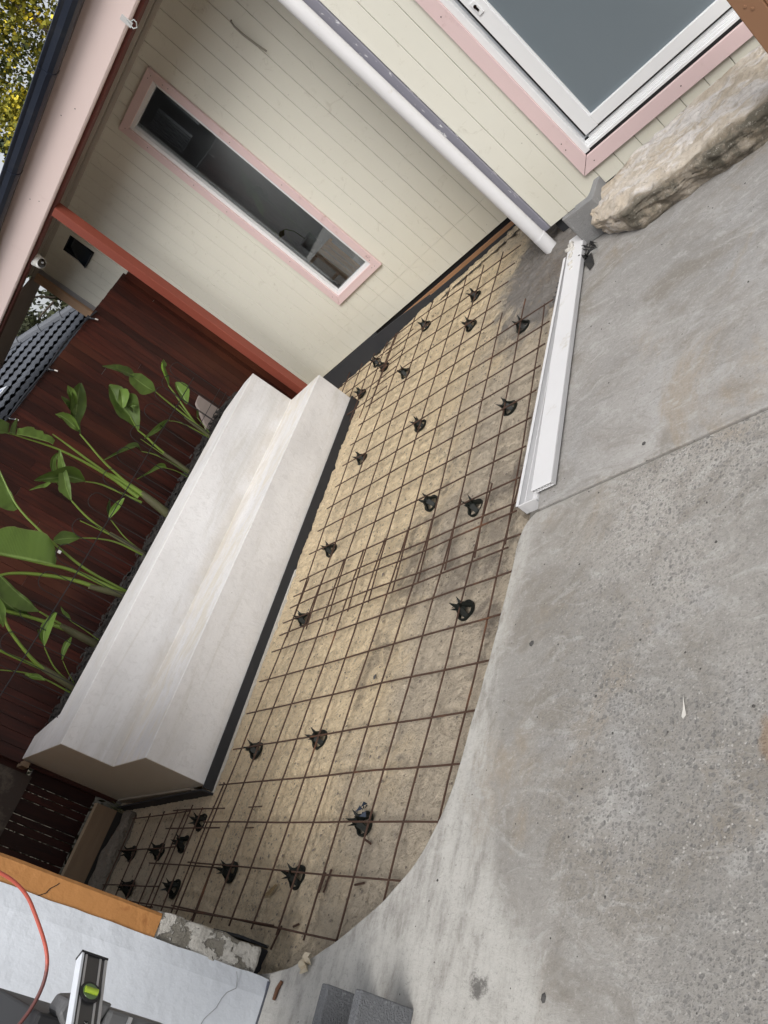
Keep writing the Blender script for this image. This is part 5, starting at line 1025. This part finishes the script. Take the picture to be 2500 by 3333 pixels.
bb = MB(); bb.tube([(-2.672, .120, .108), (-2.684, .095, .109), (-2.688, .062, .108)], [.006, .0075, .006], 8); bb.build('rusty_bolt', simple('bolt_rust', (.16, .07, .035), (.10, .05, .03), 20, .8), smooth=True, label='rusty brown bolt on the slab beside the white wall corner', cat='bolt')

# ------------------------------------------------------------------ bar chairs
ringb = MB(); 
def chair_meshes():
    a = MB(); n = 28
    prof = [(.048, -.004), (.048, .008), (.040, .008), (.040, -.004)]
    vs = []
    for (r, z) in prof:
        for j in range(n): t = 2 * PI * j / n; vs.append((r * math.cos(t), r * math.sin(t), z))
    fs = [(i * n + j, i * n + (j + 1) % n, ((i + 1) % 4) * n + (j + 1) % n, ((i + 1) % 4) * n + j) for i in range(4) for j in range(n)]
    a.add(vs, fs)
    leg = MB(); leg.add([(.045, -.011, .001), (.045, .011, .001), (.019, .013, .042), (.019, -.013, .042), (.034, -.010, .001), (.034, .010, .001), (.0, .010, .042), (.0, -.010, .042)], [(0, 1, 2, 3), (7, 6, 5, 4), (0, 4, 5, 1), (1, 5, 6, 2), (2, 6, 7, 3), (3, 7, 4, 0)])
    cr = MB()
    cr.lathe([(.024, .022), (.019, .040), (.016, .046)], (0, 0, 0), 10)
    for sx, sy in ((1, 1), (-1, 1), (1, -1), (-1, -1)):
        cr.add([(sx * .003, sy * .003, .042), (sx * .021, sy * .006, .040), (sx * .006, sy * .021, .040), (sx * .023, sy * .023, .074)], [(0, 1, 3), (1, 2, 3), (2, 0, 3), (0, 2, 1)])
    return a.mesh('base_ring', CHAIRM), leg.mesh('leg', CHAIRM), cr.mesh('bar_cradle', CHAIRM)
MR, ML_, MC = chair_meshes()
CH = [((-3.00, 4.25), 'black bar chair closest to the gap under the cream wall'), ((-2.945, 3.90), 'black bar chair second out from the wall, at the edge of the grey dusty patch'),
      ((-2.372, 3.44), 'black bar chair in the grey dusty sand nearest the downpipe'), ((-3.60, 4.41), 'black bar chair under the window beside the stepped joint in the wall foam'),
      ((-4.25, 4.46), 'left one of two touching black bar chairs near the wall foam behind the bench end'), ((-4.07, 4.28), 'right one of two touching black bar chairs near the wall foam behind the bench end'),
      ((-3.65, 3.92), 'black bar chair standing alone right of the two touching ones'), ((-4.31, 4.13), 'black bar chair half hidden at the far corner of the bench'),
      ((-2.312, 2.755), 'black bar chair closest to the middle of the drain channel'), ((-3.18, 3.13), 'black bar chair alone in the middle of the far mesh sheet'),
      ((-3.84, 3.19), 'black bar chair beside the bench skirt in the far half of the mesh'), ((-2.79, 2.347), 'left one of the pair of black bar chairs before the overlapped bars'),
      ((-2.39, 2.146), 'right one of the pair of black bar chairs by the near channel end'), ((-3.79, 2.403), 'black bar chair by the bench skirt level with the drain channel end'),
      ((-2.277, 1.553), 'black bar chair with the widest ring, near the straight slab edge'), ((-3.80, 1.905), 'black bar chair at the left end of the overlapped bars'),
      ((-3.793, 1.104), 'black bar chair beside the near part of the bench skirt'), ((-3.15, 1.09), 'black bar chair under a crossing in the middle of the near mesh sheet'),
      ((-2.588, .688), 'black bar chair with a blue scrap stuck to it'), ((-4.14, .738), 'black bar chair just outside the near corner of the bench'),
      ((-4.265, .627), 'black bar chair standing free in the alley with no bar across it'), ((-5.005, .577), 'black bar chair deepest in the alley next to the stone kerb'),
      ((-4.565, .588), 'black bar chair in the middle of the alley mesh under the long cross bar'), ((-3.575, .495), 'black bar chair under doubled bars in front of the orange wall'),
      ((-2.963, .486), 'black bar chair under the second last cross bar, right of a brown leaf'), ((-4.79, .385), 'black bar chair next to the orange wall edge in the alley'),
      ((-4.15, .404), 'black bar chair without a bar beside the pale paper scrap')]
random.seed(31)
c0 = None
for i, ((x_, y_), lab) in enumerate(CH):
    if i in (20, 26): z_ = .004
    r = thing('bar_chair', (x_, y_, .004), lab, 'bar chair', 'black plastic bar chairs under the mesh'); r.rotation_euler = (random.uniform(-.08, .08), random.uniform(-.08, .08), random.uniform(0, PI / 2) if i in (20, 26) else random.uniform(-.3, .3) + PI / 4)
    for me_, nm in ((MR, 'base_ring'), (MC, 'bar_cradle')):
        o = bpy.data.objects.new(nm, me_); COL.objects.link(o); o.parent = r
    for k in range(4):
        o = bpy.data.objects.new('leg', ML_); COL.objects.link(o); o.parent = r; o.rotation_euler = (0, 0, PI / 2 * k)
bb = MB(); random.seed(4)
for k in range(8):
    c = Vector((-2.575 + random.uniform(-.02, .03), .745 + random.uniform(-.03, .04), .03 + random.uniform(0, .02))); a = random.random() * 6
    bb.add([c, c + Vector((math.cos(a) * .03, math.sin(a) * .03, .012)), c + Vector((math.cos(a + .8) * .02, math.sin(a + .8) * .02, -.008))], [(0, 1, 2)])
bb.build('foil_scrap', BLUEP, label='dark blue torn scrap lying behind a bar chair on the sand', cat='scrap')

# ------------------------------------------------------------------ litter
def leaflet(name, pts, z, mt, label, cat, h=.01):
    bb = MB(); n = len(pts); c = (sum(p[0] for p in pts) / n, sum(p[1] for p in pts) / n)
    vs = [(p[0], p[1], z + h * (.3 + .7 * abs(math.sin(i * 2.1)))) for i, p in enumerate(pts)] + [(c[0], c[1], z)]
    bb.add(vs, [(i, (i + 1) % n, n) for i in range(n)]); return bb.build(name, mt, label=label, cat=cat)
cx, cy = -2.55, .185
leaflet('dry_leaf', [(cx + .033 * math.cos(a) * (1 + .2 * math.sin(5 * a)), cy + .03 * math.sin(a) * (1 + .2 * math.cos(4 * a))) for a in [2 * PI * k / 14 for k in range(14)]] + [(cx - .0, cy + .005)], .102, DRYL, 'pale curled dry leaf on the tip of the curved slab', 'leaf', .02)
leaflet('dry_leaf', [(-1.150, .935), (-1.146, .935), (-1.140, .905), (-1.138, .880), (-1.143, .868), (-1.148, .875), (-1.148, .90)], .102, simple('grey_white_leaf', (.62, .60, .56)), 'slim whitish leaf on the worn slab', 'leaf', .008)
leaflet('dry_leaf', [(-3.19, .40), (-3.10, .455), (-3.085, .448), (-3.12, .41)], .012, simple('brown_leaf', (.22, .16, .08)), 'narrow brown leaf on the sand near the second last cross bar', 'leaf', .008)
leaflet('paper_scrap', [(-4.93, .50), (-4.90, .51), (-4.80, .62), (-4.79, .63), (-4.84, .60)], .02, PAPER, 'white paper strip on the sand against the orange wall', 'paper', .02) if 0 else None
bb = MB(); bb.add([(-4.42, .27, .02), (-4.40, .262, .03), (-4.30, .345, .05), (-4.36, .33, .03)], [(0, 1, 2, 3)]); bb.build('paper_scrap', PAPER, label='white plastic sliver beside the corner of the orange wall', cat='scrap')
for o in bpy.data.objects:
    if o.name == 'paper_scrap': o.location = (-.18, .05, 0)
# pebbles on sand: uncountable
bb = MB(); random.seed(77)
def pebble(bb, x_, y_, z_, r):
    k = 6; sx, sy = random.uniform(.7, 1.3), random.uniform(.7, 1.3); ph_ = random.random() * 6
    vs = [(x_ + r * sx * math.cos(ph_ + 2 * PI * j / k) * random.uniform(.8, 1.1), y_ + r * sy * math.sin(ph_ + 2 * PI * j / k) * random.uniform(.8, 1.1), z_ + r * .1) for j in range(k)] + [(x_, y_, z_ + r * .7)]
    bb.add(vs, [(j, (j + 1) % k, k) for j in range(k)])
for k in range(2600):
    x_, y_ = random.uniform(-5.2, -2.0), random.uniform(.2, 4.6)
    if x_ < -4.1 and y_ > .86: continue
    if x_ > slabx(y_) - .01: continue
    if random.random() > .35 + .65 * max(0, min(1, (x_ + 3.6) / 1.4)) and y_ > 1: continue
    r = random.choice((.002, .003, .003, .004, .005, .007)) * (1.5 if random.random() < .03 else 1)
    pebble(bb, x_, y_, .006 + .01 * N3(x_ * 2.2, y_ * 2.2), r)
bb.build('gravel', simple('pebble', (.12, .105, .09), (.24, .20, .16), 60, .9, bump=0), kind='stuff', label='scattered small dark stones on the sand bed', cat='gravel')
bb = MB()
for k in range(420):
    x_, y_ = random.uniform(-2.1, 0.3), random.uniform(-.6, 3.2)
    if x_ < slabx(y_) + .03: continue
    pebble(bb, x_, y_, .1005, random.choice((.0015, .002, .0025, .004)))
bb.build('grit', simple('grit_m', (.045, .042, .04), (.09, .085, .08), 40, .9, bump=0), kind='stuff', label='fine dark grit scattered over the concrete slabs', cat='grit')
bb = MB()
for k in range(60):
    x_, y_ = random.uniform(-2.15, -1.99), random.uniform(3.42, 3.62); pebble(bb, x_, y_, .02, random.uniform(.006, .014))
for k in range(14): pebble(bb, -1.93 + random.uniform(-.03, .03), 1.86 + random.uniform(-.02, .02), .03, random.uniform(.01, .02))
bb.build('rubble', simple('rubble_m', (.035, .033, .032), (.10, .095, .09), 30, .9, bump=0), kind='stuff', label='dark rubble crumbs beside the ends of the drain channel', cat='rubble')
def stone(x_, y_, z_, r, lab, mt=None):
    bb = MB(); pebble(bb, x_, y_, z_, r); bb.build('stone', mt or simple('stone_m', (.07, .068, .066), rough=.9), label=lab, cat='stone')
stone(-1.36, 1.93, .1, .011, 'dark stone chip on the smooth slab just beyond the joint'); stone(-1.745, 1.225, .1, .010, 'small dark stone on the pale edge band of the worn slab'); stone(-1.49, .215, .1, .010, 'dark stone on the slab right of the black stain')
stone(-2.83, 1.35, .008, .013, 'flat brown stone in the middle of the near mesh sheet'); stone(-2.155, .325, .03, .014, 'dark grey stone on the sand against the curved slab')

# ------------------------------------------------------------------ beyond the fence
rf = thing('neighbour_roof', (-11.3, 7.0, 1.9), 'grey tiled roof of the neighbouring house above the fence', 'roof')
u_ = Vector((.2, -.98, 0)).normalized(); hz = Vector((-.98, -.2, 0)).normalized(); sl2 = math.atan(.42); v_ = hz * math.cos(sl2) + Vector((0, 0, math.sin(sl2))); n_ = u_.cross(v_)
if n_.z < 0: n_ = -n_
OR = Vector((-11.64, 7.56, 2.816))
def rp(u, v, h=0): return OR + u_ * u + v_ * v + n_ * h
tile = MB(); K = 10; tw, tl = .30, .36
for j in range(2):
    for i in range(K + 1):
        s_ = i / K; h = .012 * math.cos(s_ * 4 * PI) + .0; hh = h + (.050 if j == 0 else .006)
        tile.v.append(tuple((u_ * (s_ * tw) + v_ * (j * tl) + n_ * hh)))
for i in range(K): tile.f.append((i, i + 1, K + 2 + i, K + 1 + i))
n0 = len(tile.v)
for i in range(K + 1): tile.v.append(tuple(Vector(tile.v[i]) - n_ * .010))
for i in range(K): tile.f.append((i, n0 + i, n0 + i + 1, i + 1))
tm = tile.mesh('roof_tile', ROOFM, True)
def verge(v): return -.36 + .318 * v
for r_ in range(-6, 4):
    v = r_ * .32; uu = verge(v) + .02; c_ = 0
    while uu < 3.4:
        o = bpy.data.objects.new('roof_tile', tm); COL.objects.link(o); o.location = rp(uu, v); o.parent = rf; o.matrix_parent_inverse = Matrix.Translation(rf.location).inverted(); uu += tw
for r_ in range(-5, 4):
    v = r_ * .42; a = rp(verge(v) - .05, v, .05); c = rp(verge(v + .43) - .05, v + .43, .04)
    bb = MB(); bb.tube([a, a.lerp(c, .88), a.lerp(c, .88), c], [.085, .08, .10, .10], 10); bb.build('ridge_cap', simple('cap_m', (.12, .13, .15)), rf, smooth=False)
bb = MB(); P_ = [rp(verge(-2.2), -2.2, -.03), rp(3.6, -2.2, -.03), rp(3.6, 1.2, -.03), rp(verge(1.2), 1.2, -.03)]
bb.add(P_ + [p - Vector((0, 0, .2)) for p in P_], [(0, 1, 2, 3), (7, 6, 5, 4), (0, 4, 5, 1), (1, 5, 6, 2), (2, 6, 7, 3), (3, 7, 4, 0)]); bb.build('roof_deck', BLACK, rf)  # deck coloured black to stand for shade under the tile edges
bb = MB(); q_ = [rp(1.62, -.72, 0), rp(3.4, -.80, 0), rp(3.4, 1.2, 0), rp(1.62, 1.2, 0)]
bb.add([p - Vector((0, 0, .0)) - n_ * .05 for p in q_] , []) if 0 else None
bb = MB(); bb.box((-13.6, 2.5, -.1), (-11.0, 6.9, 2.2)); bb.build('house_wall', simple('neighbour_wall', (.3, .28, .25), bump=0), rf)
sp = thing('solar_panel', tuple(rp(1.8, -.5, .08)), 'pale blue solar panel lying on the neighbour roof at the left edge', 'solar panel')
bb = MB(); P_ = [rp(1.60, -.70, .09), rp(2.9, -.62, .09), rp(2.9, .6, .09), rp(1.48, .6, .09)]
bb.add(P_ + [p - n_ * .03 for p in P_], [(0, 1, 2, 3), (7, 6, 5, 4), (0, 4, 5, 1), (1, 5, 6, 2), (2, 6, 7, 3), (3, 7, 4, 0)]); bb.build('panel_frame', LEVW, sp)
P2 = [rp(1.66, -.65, .092), rp(2.85, -.57, .092), rp(2.85, .55, .092), rp(1.54, .55, .092)]
bb = MB(); bb.add(P2 + [p + n_ * .003 for p in P2], [(3, 2, 1, 0), (4, 5, 6, 7), (0, 1, 5, 4), (1, 2, 6, 5), (2, 3, 7, 6), (3, 0, 4, 7)]); bb.build('panel_glass', SOLAR, sp)
fh = thing('far_house', (-17, 12, 0), 'pale grey gable of a distant house above the tiled roof', 'house')
bb = MB(); bb.prism([(10.6, 3.62), (11.35, 3.30), (12.6, 2.7), (12.6, .0), (8, .0), (8, 2.7), (10.3, 3.62)], -17.6, -17.0, 0); bb.build('gable', FAROOF, fh)
# trees
def tree(name, c, rad, n, size, mt, label, seed, trunk=True, flat=0., shape=2.2, droop=0., grp=None, curls=True, core=True, coredark=.62):
    rr = random.Random(seed); t_ = thing(name, (c[0], c[1], 0), label, 'tree', grp)
    bb = MB(); C_ = Vector(c)
    clumps = []
    for k in range(max(12, n // 45)):
        d = Vector((rr.gauss(0, 1), rr.gauss(0, 1), rr.gauss(0, 1))).normalized(); rr_ = rr.uniform(.62, 1.05) ** .7
        clumps.append((Vector((C_.x + d.x * rad[0] * rr_, C_.y + d.y * rad[1] * rr_, C_.z + d.z * rad[2] * rr_)), d, rr.uniform(.10, .24) * min(rad)))
    for k in range(n):
        cc, d, cr_ = rr.choice(clumps)
        p = cc + Vector((rr.gauss(0, 1), rr.gauss(0, 1), rr.gauss(0, 1) * (1 - flat))) * cr_ * .55
        s_ = size * rr.uniform(.5, 1.3)
        a = (d + Vector((rr.uniform(-1, 1), rr.uniform(-1, 1), rr.uniform(-.6, 1) - droop)) * .9).normalized(); b2 = a.cross(Vector((rr.uniform(-1, 1), rr.uniform(-1, 1), rr.uniform(-1, 1)))).normalized(); n2 = a.cross(b2)
        w = .42
        bb.add([p, p + (a * .35 + b2 * w + n2 * .12) * s_, p + (a * 1.0 + n2 * .05) * s_, p + (a * .45 - b2 * w - n2 * .1) * s_], [(0, 1, 2), (0, 2, 3)])
    me = bpy.data.meshes.new('crown'); me.from_pydata(bb.v, [], bb.f); me.materials.append(mt); o = bpy.data.objects.new('crown', me); COL.objects.link(o); o.parent = t_; o.matrix_parent_inverse = Matrix.Translation(t_.location).inverted()
    tb_ = MB(); tb_.tube([(c[0], c[1], -.1), (c[0] + .1, c[1], c[2] * .5), (c[0], c[1], c[2] + rad[2] * .6)], [rad[0] * .09, rad[0] * .07, .02], 8); tb_.build('trunk', BARK, t_, smooth=True)
    for k in range(14 if trunk else 0):
        d = Vector((rr.uniform(-1, 1), rr.uniform(-1, 1), rr.uniform(-.2, .8))).normalized(); st_ = Vector((c[0], c[1], c[2] - rad[2] * .3 + rr.uniform(0, rad[2] * .8)))
        e_ = st_ + Vector((d.x * rad[0], d.y * rad[1], d.z * rad[2])) * .8; tb_ = MB(); tb_.tube([st_, st_.lerp(e_, .5) + Vector((0, 0, .1)), e_], [rad[0] * .03, rad[0] * .018, .006], 5); tb_.build('branch', BARK, t_)
    return t_
tree('conifer_tree', (-12.3, 14.6, 5.2), (2.75, 1.9, 4.2), 70000, .092, GOLD, 'golden-tipped conifer towering behind the gutter at the upper left', 1, trunk=False)
bb = MB(); 
tree('conifer_tree', (-21.2, 18.0, 5.5), (1.6, 1.6, 1.75), 5200, .22, PINE, 'dark green pine in the sky gap left of the gutter', 2)
tree('conifer_tree', (-18.2, 18.0, 5.4), (1.5, 1.5, 2.1), 4500, .22, PINE, 'dark green pine tucked against the golden conifer', 6)
tree('broadleaf_tree', (-20.5, 15.4, 3.2), (1.5, 2.2, 1.6), 7000, .17, TREE2, 'sparse grey-green tree seen between soffit and tiled roof', 3)
bb = MB(); bb.tube([(-17, 17.0, 4.6), (-17, 13.5, 3.75), (-17, 12.9, 3.45)], .018, 5); bb.build('overhead_cable', WIRE, label='thin black overhead cable crossing the tree beyond the roof', cat='cable')

# unseen dark house added behind the viewer to keep bright sky off the glass
nh = thing('added_dark_house', (-3, -9.5, 0), 'unseen dark brick house added behind the viewer to darken the window reflections', 'house')
box('added_dark_wall', (-34, -10, -.1), (12, -9.6, 6.4), simple('dark_brick', (.06, .045, .04), (.045, .035, .03), 6, .8), nh)
bb = MB(); bb.prism([(-9.2, 6.35), (-9.2, 6.45), (-13, 8.4), (-13, 8.3)], -34.4, 12.4, 0); bb.build('roof', simple('dark_roof', (.05, .05, .055), rough=.7, bump=0), nh)
